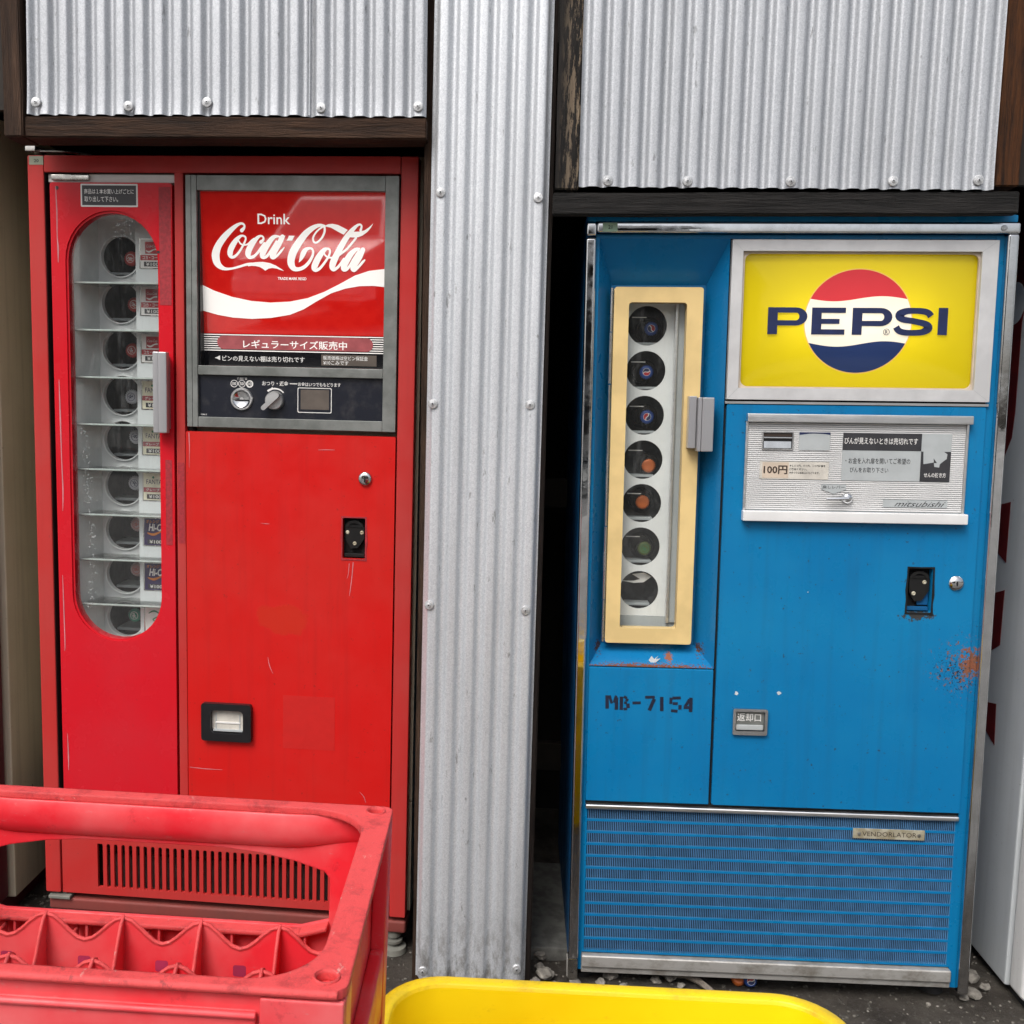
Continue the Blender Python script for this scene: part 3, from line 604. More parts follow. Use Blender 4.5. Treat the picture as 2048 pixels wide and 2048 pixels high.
# inside the door: liner, port plate, shelves, price cards
IV = [1.519, 1.412, 1.304, 1.196, 1.089, .981, .873, .765, .658]
b = B(); b.plate([[(.083, .037), (.105, .1215), (.036, .1215), (.036, .037)]], .60, 1.60, 'white_liner', 'z').box(.036, .338, .120, .128, 1.60, 1.69, 'white_liner').box(.036, .338, .036, .128, .56, .60, 'white_liner'); b.build('liner', rm)
pp = B().plate([rect(.0365, .338, .60, 1.60)]+[circ(.160, v, .0475, 36) for v in IV], .122, .128, 'white_plate').build('port_plate', rm)
b = B(); b.plate([circ(.160, 0, .0490, 36), circ(.160, 0, .0462, 36)], .1165, .132, 'ring_white'); r0 = None
for v in IV:
    if r0 is None: r0 = b.build('port_ring', pp); o = r0
    else: o = r0.copy(); COL.objects.link(o); o.parent = pp
    o.location = (0, 0, v)
b = B(); b.box(.08, .30, .285, .290, .58, 1.62, 'chamber_grey').box(.08, .085, .128, .290, .58, 1.62, 'chamber_grey').box(.295, .30, .128, .290, .58, 1.62, 'chamber_grey').box(.08, .30, .128, .29, 1.62, 1.625, 'chamber_grey').box(.08, .30, .128, .29, .575, .58, 'chamber_grey'); b.build('bottle_chamber', rm)
for v in IV:
    B().bbox(.122, .198, .150, .22, v-.040, v-.033, 'grey_label', .002).build('bottle_rest', rm)
B().box(.2095, .338, .088, .118, .58, 1.66, 'price_plate').build('price_plate', rm)
SV = [1.450, 1.344, 1.237, 1.129, 1.025, .919, .813, .706]
s0 = None
for v in SV:
    if s0 is None:
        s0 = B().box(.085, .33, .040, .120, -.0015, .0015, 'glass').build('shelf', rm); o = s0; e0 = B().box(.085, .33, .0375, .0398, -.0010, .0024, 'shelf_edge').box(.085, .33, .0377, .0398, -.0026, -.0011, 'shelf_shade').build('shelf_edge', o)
    else:
        o = s0.copy(); COL.objects.link(o); o.parent = rm; q = e0.copy(); COL.objects.link(q); q.parent = o
    o.location = (0, 0, v)
for i, v in enumerate(IV):
    b = B(); z = v+.003; y = .0865; x0 = .219
    b.plate([rect(x0, x0+.058, z-.034, z+.034)], .0868, .0879, 'hinge_steel')
    kind = 'CCCFFFHHS'[i]; bgm = {'C': 'white_print', 'F': 'yellow_card', 'H': 'purple_print', 'S': 'white_print'}[kind]
    b.plate([rect(x0+.003, x0+.056, z-.032, z+.032)], .0862, .0867, bgm)
    if kind == 'C':
        b.flat(rect(x0+.014, x0+.044, z+.000, z+.027), y-.0005, 'red_print'); b.stroke([(x0+.016, z+.007, .002), (x0+.024, z+.004, .004), (x0+.034, z+.009, .003), (x0+.042, z+.010, .004)], y-.0008, 'white_print', 4, False)
        b.text('Coca-Cola', (x0+.017, x0+.041, z+.014, z+.020), y-.0008, 'white_print', 0, .3)
        b.flat(rect(x0+.003, x0+.056, z-.015, z-.003), y-.0005, 'red_print'); b.text('コカ・コーラ', (x0+.008, x0+.050, z-.013, z-.005), y-.0008, 'white_print', .015)
    if kind == 'F':
        b.text('FANTA', (x0+.010, x0+.048, z+.006, z+.017), y-.0005, 'navy_print', 0); b.lathe((x0+.027, y-.0004, z+.022), [(.003, 0), (.001, .0002)], 'green_print', 6)
        b.flat(rect(x0+.003, x0+.056, z-.013, z-.002), y-.0005, 'faded_red_print'); b.text('グレープ', (x0+.009, x0+.042, z-.011, z-.004), y-.0008, 'white_print', .015)
    if kind == 'H':
        b.text('Hi-C', (x0+.014, x0+.046, z+.002, z+.020), y-.0005, 'white_print', .03, .2); b.text('オレンジ', (x0+.008, x0+.040, z+.021, z+.029), y-.0005, 'orange_print', .02, .2); b.stroke([(x0+.012, z-.003, .003), (x0+.026, z-.006, .006), (x0+.045, z+.002, .003)], y-.0006, 'orange_print', 4)
    if kind == 'S':
        b.stroke([(x0+.012, z+.018, .002), (x0+.026, z+.024, .004), (x0+.040, z+.014, .003), (x0+.022, z+.003, .003), (x0+.036, z-.004, .002)], y-.0006, 'green_print', 4)
    b.flat(rect(x0+.011, x0+.052, z-.029, z-.018), y-.0005, 'dark_label'); b.text('¥100', (x0+.016, x0+.046, z-.0275, z-.0195), y-.0008, 'white_print', .01)
    b.build('price_card', rm)
ordn = ['top', 'second', 'third', 'fourth', 'fifth', 'sixth', 'seventh', 'eighth', 'ninth']
CU = [.166, .173, .166, .163, .172, .168, .172, .170, .163]; CV = [1.518, 1.412, 1.305, 1.195, 1.100, .988, .888, .777, .663]
for i in range(9):
    cap, body, em, nm = ([('cap_red', 'bottle_glass', ('ring', 'white_print', .5*i), 'red')]*3 + [('cap_white', 'bottle_glass', ('ring', 'navy_print', .8*i), 'white and violet')]*3 + [('cap_pink', 'bottle_glass_purple', ('ring', 'cap_red', .4*i), 'pale pink')]*2 + [('cap_green', 'bottle_glass', ('ring', 'white_print', 1.), 'green')])[i]
    make_bottle('soda_bottle', RMAT @ Matrix.Translation((CU[i]+.013, .130, CV[i]-.002)), cap, body, em, f'bottle with {nm} cap, {ordn[i]} from top in the red machine', 'bottles in the red machine', .0156)
# sign module
b = B(); K = 'grey_frame'
b.bbox(.363, .3755, -.006, .035, 1.132, 1.680, K, .0015).bbox(.3758, .388, -.006, .035, 1.132, 1.680, K, .0015).bbox(.8055, .835, -.006, .035, 1.132, 1.680, K, .0015).bbox(.3882, .8053, -.005, .035, 1.6475, 1.680, K, .0015).bbox(.3882, .8053, -.005, .035, 1.2485, 1.269, K, .0015).bbox(.3882, .8053, -.005, .035, 1.132, 1.155, K, .0015).box(.388, .392, .004, .034, 1.269, 1.6475, 'black_plastic')
b.build('sign_frame', rm)
sg = B().box(.388, .8055, .0062, .012, 1.266, 1.6495, 'sign_red').build('sign_panel', rm)
TILT = R_(4.0); sg.matrix_basis = Matrix.Translation((0, .0062, 1.6495)) @ Matrix.Rotation(TILT, 4, 'X') @ Matrix.Translation((0, -.0062, -1.6495))
def c2(x, y): return (.00031233*x+.0000018489*y+.3694, .0000051026*x-.00030177*y+1.6903)
b = B()
wt = [(40, 797), (150, 850), (280, 895), (420, 925), (560, 937), (700, 930), (830, 905), (950, 860), (1060, 805), (1170, 745), (1270, 712), (1394, 698)]
wb = [(1394, 828), (1300, 818), (1200, 820), (1100, 838), (1000, 870), (900, 925), (800, 985), (700, 1025), (560, 1048), (420, 1055), (280, 1045), (170, 1025), (40, 988)]
b.plate([[c2(*p) for p in wt+wb]], .0054, .0060, 'sign_white'); b.build('white_wave', sg)
def fa(x, y): return (.0001046*x+.40482, .0000012242*x-.00009993*y+1.5902)
def fb(x, y): return (.00012021*x+.0000010295*y+.57274, .0000013941*x-.00011567*y+1.5969)
b = B(); lay = [0]
def sk(f, pts, k): lay[0] += 1; b.stroke([(*f(x, y), w_*k) for x, y, w_ in pts], .0056-lay[0]*.00006, 'sign_white', 5)
def pg(f, pts): lay[0] += 1; b.flat([f(*p) for p in pts], .0056-lay[0]*.00006, 'sign_white')
ka, kb = .0001022, .000118
sk(fa, [(757,262,80),(800,215,60),(818,165,42),(790,125,45),(735,115,50),(640,160,75),(500,275,110),(360,420,135),(240,590,150),(185,740,170),(180,850,170),(210,960,150),(280,1040,110),(380,1085,65),(520,1080,45),(680,1040,48),(850,990,55),(960,985,70)], ka)
pg(fa, [(860,985),(950,955),(1050,940),(1200,935),(1350,960),(1480,1015),(1600,1090),(1650,1130),(1580,1110),(1500,1080),(1400,1065),(1320,1080),(1245,1125),(1200,1085),(1130,1045),(1040,1025),(960,1020),(880,1030)])
sk(fa, [(780,372,40),(720,388,60),(640,460,95),(560,570,120),(505,680,125),(495,770,115),(520,830,68),(580,825,60),(650,770,50),(720,680,46),(790,560,45),(835,460,40),(830,400,40),(780,372,40)], ka)
sk(fa, [(690,490,34),(730,548,34),(800,572,34),(880,555,36),(960,490,50),(1020,450,60)], ka)
sk(fa, [(1165,510,75),(1210,470,55),(1222,420,40),(1190,385,40),(1130,390,55),(1040,470,95),(950,590,125),(895,700,130),(885,780,120),(920,835,78),(1000,820,62),(1080,750,55),(1160,650,60),(1240,540,60)], ka)
sk(fa, [(1545,390,40),(1450,400,80),(1360,490,110),(1270,620,125),(1205,740,130),(1200,815,115),(1240,840,65),(1300,800,60),(1380,690,50),(1500,500,50)], ka)
sk(fa, [(1630,400,100),(1540,570,115),(1440,740,120),(1405,815,115),(1440,845,65),(1520,790,50),(1600,700,45),(1665,625,22)], ka)
pg(fa, [(1560,375),(1695,375),(1640,480),(1540,480)])
pg(fa, [(1770,375),(1890,378),(1835,480),(1720,478)])
sk(fb, [(800,190,45),(720,175,55),(600,215,85),(460,320,115),(330,480,135),(220,650,145),(170,800,140),(175,900,130),(220,970,95),(300,985,70),(400,950,65),(490,870,60),(560,760,50),(585,670,40),(560,605,40),(500,600,50),(440,630,80),(395,700,95),(355,790,62),(315,855,8)], kb)
sk(fb, [(800,190,35),(720,235,30),(640,310,32),(590,400,35),(595,470,35),(640,495,35),(700,460,35),(760,390,38),(800,300,40),(805,220,38),(795,190,30)], kb)
pg(fb, [(790,195),(870,158),(950,150),(1050,170),(1140,215),(1230,262),(1195,300),(1155,350),(1080,310),(1000,265),(920,220),(850,205)])
pg(fb, [(1340,295),(1450,292),(1540,270),(1620,215),(1700,145),(1650,230),(1590,300),(1500,365),(1420,395),(1340,400),(1260,395),(1300,340)])
sk(fb, [(1465,270,45),(1485,200,36),(1460,165,35),(1400,185,50),(1310,270,80),(1220,380,100),(1130,520,110),(1040,680,115),(960,840,125),(935,940,110),(960,990,68),(1020,960,52),(1080,900,50),(1160,800,60)], kb)
sk(fb, [(1380,410,40),(1300,510,40),(1200,620,40),(1090,700,45),(1040,730,50)], kb)
sk(fb, [(855,602,40),(790,630,80),(700,740,110),(630,870,120),(600,960,110),(630,1000,68),(700,970,52),(780,880,46),(850,780,42),(893,690,38),(893,625,38),(855,602,40)], kb)
sk(fb, [(785,680,30),(805,722,30),(855,762,30),(930,772,36)], kb)
sk(fb, [(1440,608,40),(1370,625,70),(1270,720,105),(1190,850,115),(1150,940,110),(1150,985,85),(1200,985,58),(1260,920,48),(1330,800,46),(1430,650,45)], kb)
sk(fb, [(1505,625,85),(1440,760,105),(1350,900,110),(1320,970,100),(1350,1000,62),(1430,930,46),(1500,850,45),(1535,815,30)], kb)
b.text('Drink', mm(520, 593, 1579, 1601), .0052, 'sign_white', .01).text('TRADE MARK REGD', mm(563.5, 628, 1460, 1466), .0052, 'sign_white', .02)
b.build('lettering', sg)
b = B(); b.plate([rect(.388, .8055, 1.269, 1.3405)], .0048, .0061, 'sign_black')
for i in range(8):
    z = 1.3392-i*.00495; th = .0021
    b.flat(rect(.388, .8055, z-th, z), .0045, 'sign_white')
b.plate([rrect(.4225, .777, 1.3065, 1.3362, .0146, 8)], .0036, .0044, 'faded_red_print'); b.text('レギュラーサイズ販売中', mm(482, 718.5, 1309, 1328), .0033, 'sign_white', .012)
b.flat([(.4156, 1.2865), (.428, 1.2815), (.428, 1.2915)], .0045, 'white_print'); b.text('ビンの見えない棚は売り切れです', mm(433, 621.7, 1279.5, 1292), .0045, 'white_print', .01)
b.plate([rect(.660, .785, 1.2745, 1.2985)], .0040, .0047, 'brown_window').text('販売価格は空ビン保証金', mm(664.5, 765.5, 1286.5, 1296), .0037, 'white_print', .006).text('¥10こみです', mm(664.5, 722, 1276, 1285), .0037, 'white_print', .01)
b.build('notice_strip', sg)
# coin panel
cp = B().box(.3882, .8055, .004, .030, 1.155, 1.2485, 'coin_black').build('coin_panel', rm)
b = B(); b.lathe((.486, .0, 1.1962), [(.0255, .004), (.0255, .001), (.0235, -.0015), (.0205, -.0015), (.0195, .001)], 'aluminium', 36).lathe((.486, 0, 1.1962), [(.0195, .0012), (.0185, -.003), (.016, -.0005), (.0, .0015)], 'chrome', 36).bbox(.472, .500, -.0042, .002, 1.1925, 1.1955, 'black_plastic', .0006); b.build('coin_slot', cp)
b = B(); b.lathe((.5616, 0, 1.195), [(.0215, .004), (.0205, -.006), (.0185, -.008), (.0, -.0085)], 'knob_grey', 32)
dx, dz = .0302, .028; L = math.hypot(dx, dz); ax, az = dx/L, dz/L; cx, cz = .5571, 1.1926
for h0, h1, hw in ((-.022, -.008, .0052),):
    pts = []
    for s_, t0 in ((1, -90), (-1, 90)):
        for t in range(0, 181, 30): q = R_(t0+t); pts.append((cx+ax*(s_*L/2)+hw*(ax*math.cos(q)-az*math.sin(q)), cz+az*(s_*L/2)+hw*(az*math.cos(q)+ax*math.sin(q))))
    b.plate([pts], h0, h1, 'knob_grey')
b.build('return_knob', cp)
b = B(); b.plate([rrect(.613, .690, 1.1695, 1.225, .003, 3), rrect(.6145, .6885, 1.171, 1.2235, .003, 3)], .0032, .0039, 'white_print').plate([rect(.620, .684, 1.177, 1.2205)], .0034, .0039, 'brown_window'); b.build('display_window', cp)
b = B(); b.text('使用硬貨', mm(475, 498.5, 1238.6, 1244.3), .0036, 'white_print', .02)
for u, t, fill in ((.4686, '100', 0), (.4862, '50', 0), (.5039, '10', 1)):
    b.plate([circ(u, 1.2303, .0082), circ(u, 1.2303, .0069 if not fill else .0055)], .0032, .0039, 'white_print'); b.text(t, (u-.0042, u+.0042, 1.2268, 1.2338), .0036, 'white_print', .02)
b.text('おつり・返金', mm(532.3, 591.8, 1227.5, 1238), .0036, 'white_print', .015).flat(rect(.595, .6123, 1.232, 1.234), .0036, 'white_print').text('お金はいつでももどります', mm(614, 710, 1228, 1237), .0036, 'white_print', .012).text('938-3', mm(391, 405, 1158.5, 1161.5), .0036, 'white_print', .01)
arcp = [(.5616+.0262*math.cos(R_(t)), 1.195+.0262*math.sin(R_(t)), .0024+.0022*(t-40)/95) for t in range(42, 136, 8)]
b.stroke(arcp, .0036, 'white_print', 3, False).flat([(.5475, 1.2145), (.5558, 1.2255), (.5572, 1.2195)], .0034, 'white_print'); b.build('lettering', cp)
# lower door
ld = B().plate([rrect(.3585, .8355, .240, 1.1215, .003, 2), rrect(.719, .7705, .8455, .938, .004, 3)], -.003, .016, 'red_paint').build('lower_door', rm)
b = B(); b.lathe((.769, 0, 1.027), [(.0155, -.003), (.0155, -.006), (.0135, -.009), (.009, -.0105), (.0, -.0105)], 'chrome', 26).bbox(.7675, .7705, -.0112, -.010, 1.0195, 1.0345, 'black_plastic', .0005); o = b.build('lock', ld)
def latch(parent, u0, u1, v0, v1, yf, rimmat, screws, lower=None):
    """a worn recess cut through the door with the lock's lever plate inside"""
    uc = (u0+u1)/2; vc = (v0+v1)/2; h = v1-v0; wd = u1-u0
    ol = [(u0-.0045*random.uniform(.5, 1.2), v0-.004), (u0-.003, vc-h*.2), (u0-.005, vc), (u0-.003, vc+h*.3), (u0-.003, v1+.0035), (uc, v1+.003), (u1+.003, v1+.0035), (u1+.004, vc+h*.15), (u1+.0055, vc-h*.1), (u1+.003, vc-h*.3), (u1+.0045, v0-.0045), (uc, v0-.003)]
    b = B(); b.plate([ol, rrect(u0, u1, v0, v1, .003, 3)], yf-.0010, yf-.0001, rimmat)
    b.box(u0-.004, u1+.004, .0155, .017, v0-.004, v1+.004, 'black_void')
    b.plate([[(uc-wd*.40, vc+h*.26), (uc-wd*.2, vc+h*.33), (uc+wd*.2, vc+h*.33), (uc+wd*.44, vc+h*.26), (uc+wd*.42, vc-h*.02), (uc+wd*.15, vc-h*.24), (uc-wd*.15, vc-h*.26), (uc-wd*.38, vc-h*.05)]], .003, .008, 'dark_mechanism')
    b.plate([[(uc+wd*.40*math.cos(R_(t)), vc+h*.27+wd*.30*math.sin(R_(t))) for t in range(0, 181, 15)], [(uc+wd*.26*math.cos(R_(t)), vc+h*.27+wd*.005+wd*.17*math.sin(R_(t))) for t in range(0, 181, 15)]], .001, .009, 'dark_mechanism')
    b.bbox(u0+.003, u1-.003, .004, .012, v0+.003, v0+h*.12, 'dark_mechanism' if not lower else lower, .001)
    if lower: b.bbox(uc, u1-.002, .009, .013, v0+h*.15, vc+h*.05, lower, .001)
    for su, sv in screws: b.lathe((uc+su*wd, .003, vc+sv*h), [(.0044, 0), (.0044, -.0012), (.0026, -.002), (.0012, -.0006)], 'brass_plate', 12)
    return b.build('latch', parent)
latch(ld, .719, .7705, .8455, .938, -.0031, 'sticker_residue', [(-.30, .14), (.33, .14), (.02, -.13)])
b = B(); b.plate([rrect(.394, .512, .408, .497, .007, 4), rrect(.416, .493, .4275, .4815, .010, 4)], -.016, -.003, 'black_plastic').plate([rrect(.4165, .4925, .428, .481, .010, 4)], -.0042, -.0032, 'paper_label'); b.box(.425, .4275, -.005, -.0043, .433, .470, 'grey_label').box(.481, .4835, -.005, -.0043, .433, .470, 'grey_label').box(.425, .4835, -.006, -.0043, .448, .4515, 'white_print').box(.42, .49, -.009, -.0043, .430, .434, 'grey_label'); b.build('coin_return', ld)
B().plate([rect(.584, .705, .396, .522)], -.00335, -.003, 'red_ghost').build('label_ghost', ld)
b = B()
for pts in ([(.662, 1.088, .0006), (.68, 1.089, .0014), (.70, 1.089, .0006)], [(.548, .61, .0006), (.552, .59, .0016), (.56, .572, .0006)], [(.362, .337, .0012), (.40, .335, .0016), (.44, .335, .0006)], [(.744, .838, .002), (.741, .80, .0016), (.738, .775, .0014), (.736, .76, .0005)], [(.735, .835, .0014), (.733, .81, .001), (.73, .80, .0005)], [(.531, .919, .0004), (.545, .918, .0014), (.552, .918, .0004)], [(.366, 1.119, .0025), (.367, 1.08, .0015), (.366, 1.04, .0005)], [(.766, .30, .0006), (.775, .29, .0014), (.78, .275, .0005)]):
    B().stroke(pts, -.0034, 'scratch_pink', 4, False).build('paint_scratch', ld)

# ------------------------------------------------------------------ the blue vending machine
PMAT = pose(Vector((0, 0, .015)), 0., .00788, .00694)
pm = empty('vending_machine', mat=PMAT); tag(pm, 'blue bottle vending machine with yellow lit sign and chrome trim', 'vending machine')
b = B(); K = 'blue_side_paint'
b.box(.303, .872, .030, .66, .02, 1.30, K).box(.303, .872, .112, .66, 1.30, 1.62, K).box(.303, .872, .030, .66, 1.62, 1.675, K).box(.842, .872, .030, .112, 1.30, 1.62, K).box(.002, .303, .20, .66, .02, 1.675, K).box(.002, .026, .012, .20, .02, 1.675, K).box(.026, .303, .030, .20, 1.632, 1.675, K).box(.026, .303, .030, .20, .02, .70, K).box(.862, .872, .012, .03, .02, 1.675, K)
b.build('cabinet', pm)
b = B(); K = 'blue_paint'
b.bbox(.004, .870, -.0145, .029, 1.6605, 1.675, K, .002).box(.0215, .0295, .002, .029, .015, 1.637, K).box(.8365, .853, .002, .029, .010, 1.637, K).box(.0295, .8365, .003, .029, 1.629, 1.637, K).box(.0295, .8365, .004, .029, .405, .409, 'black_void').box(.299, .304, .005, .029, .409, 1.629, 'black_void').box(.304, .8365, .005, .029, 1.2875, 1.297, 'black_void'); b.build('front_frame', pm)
B().bbox(.0, .0215, -.014, .006, .046, 1.628, 'chrome', .005, 3).build('chrome_trim', pm)
B().bbox(.001, .0215, -.013, .006, 1.632, 1.660, 'chrome', .004, 3).build('chrome_trim', pm)
B().bbox(.853, .876, -.014, .006, .001, 1.638, 'chrome', .005, 3).build('chrome_trim', pm)
tr = B().bbox(.0225, .876, -.016, -.002, 1.638, 1.6598, 'chrome', .004, 3).build('chrome_rail', pm)
B().lathe((.8425, -.016, 1.6485), [(.0062, 0), (.006, -.002), (.003, -.0032), (.0, -.0028)], 'steel_screw', 16).build('screw', tr)
b = B(); b.plate([rect(.0335, .064, 1.6395, 1.6575)], -.0168, -.0161, 'green_tape').text('21', mm(45, 53, 1645, 1652.5), -.0171, 'black_print', .02); b.build('number_sticker', tr)
b = B(); b.bbox(-.001, .021, -.012, .02, -.002, .046, 'chrome_dull', .003).bbox(-.003, .003, -.006, .018, .0, .042, 'terracotta', .001); b.build('trim_foot', pm)
B().lathe((.035, .05, 0), [(.02, .015), (.02, -.006), (.026, -.008), (.026, -.018)], 'rubber', 16, 'z').build('levelling_foot', pm)
B().lathe((.82, .05, 0), [(.02, .015), (.02, -.006), (.026, -.008), (.026, -.022)], 'rubber', 16, 'z').build('levelling_foot', pm)
# recess with sloping sides
o4 = [(.0297, .716), (.299, .716), (.299, 1.6285), (.0297, 1.6285)]; i4 = [(.061, .754), (.264, .754), (.264, 1.541), (.061, 1.541)]
rb = B()
for k in range(4):
    j = (k+1) % 4; rb.add([(o4[k][0], .001, o4[k][1]), (o4[j][0], .001, o4[j][1]), (i4[j][0], .062, i4[j][1]), (i4[k][0], .062, i4[k][1])], [[0, 1, 2, 3]], 'blue_recess_paint')
rb.build('recess', pm)
B().plate([i4, [(.085, .775), (.235, .775), (.235, 1.52), (.085, 1.52)]], .063, .066, 'blue_recess_paint').build('recess_back', pm)
# cream framed glass door
cd = B().plate([rrect(.065, .2525, .762, 1.532, .006, 4), rrect(.0965, .219, .7955, 1.500, .007, 5)], .026, .052, 'cream_plastic').build('glass_door', pm)
B().flat(rect(.09, .225, .79, 1.506), .044, 'glass').build('window_glass', cd)
b = B(); b.bbox(.226, .2415, -.004, .026, 1.193, 1.303, 'handle_aluminium', .0015).bbox(.2425, .2500, -.020, .010, 1.187, 1.3005, 'handle_aluminium', .0015).bbox(.2503, .2750, -.023, .010, 1.187, 1.3005, 'handle_aluminium', .0025).box(.2405, .2435, .0, .02, 1.195, 1.298, 'gasket'); b.build('handle', cd)
hz = B()
for z0, z1, r in ((.764, .856, .0032), (.858, 1.018, .0042), (1.020, 1.325, .0030), (1.328, 1.436, .0042), (1.438, 1.530, .0030)): hz.lathe((.0598, .030, z0), [(r, 0), (r, z1-z0)], 'hinge_steel', 12, 'z')
hz.build('hinge', pm)
PV = [1.455, 1.358, 1.2605, 1.163, 1.0665, .9695, .8715]
pp = B().plate([rect(.072, .2015, .813, 1.525)]+[circ(.1425, v, .0428, 34) for v in PV], .080, .084, 'white_plate').build('port_plate', pm)
b = B(); b.box(.072, .245, .078, .088, .77, .8125, 'grey_label').bbox(.2015, .2075, .066, .086, .80, 1.525, 'aluminium', .001).bbox(.2075, .223, .072, .086, .80, 1.525, 'grey_label', .002).bbox(.223, .243, .068, .086, .80, 1.525, 'aluminium', .002); b.build('guide_column', pm)
b = B(); b.box(.06, .25, .190, .195, .75, 1.55, 'chamber_grey').box(.066, .070, .067, .19, .75, 1.55, 'chamber_grey').box(.246, .25, .067, .19, .75, 1.55, 'chamber_grey').box(.06, .25, .066, .19, 1.545, 1.55, 'chamber_grey').box(.06, .25, .066, .19, .75, .755, 'chamber_grey'); b.build('bottle_chamber', pm)
for i, v in enumerate(PV):
    if i < 6: B().box(.112, .143, .100, .102, v+.0185, v+.0205, 'white_print').build('port_bar', pm)  # thin white bar in the upper half of each filled port
    B().bbox(.115, .170, .105, .14, v-.0405, v-.0345, 'grey_label', .001).build('bottle_rest', pm)
PE = [('cap_blue', ('swirl', 'red_print', 'navy_print', -1.0)), ('cap_blue', ('swirl', 'navy_print', 'red_print', .35)), ('cap_blue', ('swirl', 'red_print', 'navy_print', 1.2)), ('cap_orange', ('none',)), ('cap_orange', ('none',)), ('cap_olive', ('ring', 'green_print', .3))]
PU = [(.149, 1.451), (.1415, 1.356), (.146, 1.257), (.153, 1.148), (.142, 1.066), (.149, .961)]
for i in range(6):
    make_bottle('soda_bottle', PMAT @ Matrix.Translation((PU[i][0]+.006, .108, PU[i][1])) @ Matrix.Diagonal((1, .42, 1, 1)), PE[i][0], 'bottle_glass', PE[i][1],
        'bottle with ' + ['blue, white and red', 'blue, white and red', 'blue, white and red', 'orange', 'orange', 'dull green'][i] + f' cap, {ordn[i]} from top in the blue machine', 'bottles in the blue machine')
cdo = B().plate([[(.098, .889), (.128, .884), (.150, .886), (.168, .899), (.150, .908), (.124, .904), (.142, .893), (.128, .889)]], .0, .0006, 'white_print').build('folded_card'); cdo.matrix_world = PMAT @ Matrix.Translation((.004, .097, 0)); tag(cdo, 'folded white card in the empty lowest port of the blue machine', 'card')
# left lower panel with stencil
lp = B().bbox(.0297, .2985, -.002, .024, .411, .7135, 'blue_paint', .002).build('lower_panel', pm)
b = B(); ST = 'stencil_ink'
def seg(x0, z0, x1, z1, t=.0066):
    t *= 1.15
    lay2[0] += 1; b.stroke([(x0, z0, t), (x1, z1, t)], -.0022-lay2[0]*.00002, ST, 1, False)
lay2 = [0]; zb, zt = .619, .651
seg(.0715, zb+.002, .0705, zt); seg(.0755, zt, .0815, zb+.014, .005); seg(.0915, zb, .0915, zt-.004); seg(.0905, zt, .086, zb+.016, .005)
seg(.102, zb, .102, zt-.002); seg(.107, zt-.002, .114, zt-.005, .005); seg(.115, zt-.006, .113, zb+.020, .0055); seg(.108, zb+.0165, .114, zb+.0165, .005); seg(.116, zb+.015, .117, zb+.005); seg(.107, zb+.002, .115, zb+.003, .005)
seg(.126, .6355, .144, .6365, .0055)
seg(.153, zt-.002, .174, zt-.001, .0055); seg(.173, zt-.005, .163, zb+.001)
seg(.190, zb, .189, zt)
seg(.212, zt-.002, .230, zt-.001, .0055); seg(.209, zt-.001, .209, zb+.017, .0055); seg(.213, zb+.018, .224, zb+.018, .0055); seg(.229, zb+.015, .229, zb+.005, .006); seg(.210, zb+.002, .224, zb+.001, .0055)
seg(.252, zb, .252, zb+.008); seg(.252, zb+.013, .252, zt); seg(.249, zt-.004, .240, zb+.012, .0055); seg(.237, zb+.0095, .256, zb+.0105, .0055)
b.build('stencilled_number', lp)
b = B()
def chip(u, v, r, mat, y, n=9):
    a0 = random.random()*6; b.flat([(u+r*random.uniform(.4, 1.1)*math.cos(a0+2*math.pi*i/n), v+r*random.uniform(.4, 1.1)*math.sin(a0+2*math.pi*i/n)) for i in range(n)], y, mat)
# right door
rd = B().plate([rrect(.3042, .8355, .412, 1.2865, .003, 2), rrect(.698, .7485, .851, .946, .004, 3)], -.004, .016, 'blue_paint').build('main_door', pm)
for u, v, r in ((.348, .664, .005), (.440, .668, .006), (.490, .89, .0018)): chip(u, v, r, 'chip_white', -.0045)
b.flat([(.345, 1.083), (.349, 1.079), (.353, 1.088), (.354, 1.079), (.362, 1.070), (.355, 1.073), (.350, 1.068), (.351, 1.076)], -.0045, 'chip_white')
b.build('paint_chip', rd)
b = B(); b.flat([(.160, .728), (.166, .722), (.176, .724), (.186, .733), (.176, .731), (.181, .739), (.172, .731), (.166, .738)], 0, 'chip_white'); o = b.build('paint_chip', pm); o.location = (0, .0125, .0); o.rotation_euler = (0, 0, 0)
latch(rd, .698, .7485, .851, .946, -.0042, 'dark_mechanism', [(.22, .18), (-.20, -.08)], 'blue_side_paint')
b = B(); b.lathe((.797, 0, .916), [(.0155, -.004), (.0155, -.0065), (.0120, -.010), (.0055, -.0115), (.0, -.0105)], 'chrome', 26).bbox(.7955, .7985, -.0122, -.0105, .911, .921, 'black_plastic', .0004); b.build('lock', rd)
b = B(); b.plate([rrect(.342, .416, .574, .632, .004, 3), rrect(.348, .410, .583, .626, .003, 3)], -.012, -.0035, 'chrome').plate([rrect(.3485, .4095, .5835, .6255, .003, 3)], -.0055, -.0042, 'grey_frame').bbox(.350, .408, -.009, -.0056, .584, .596, 'grey_label', .002).text('返却口', mm(352, 403, 603, 621), -.0058, 'white_print', .005); b.build('coin_return', rd)
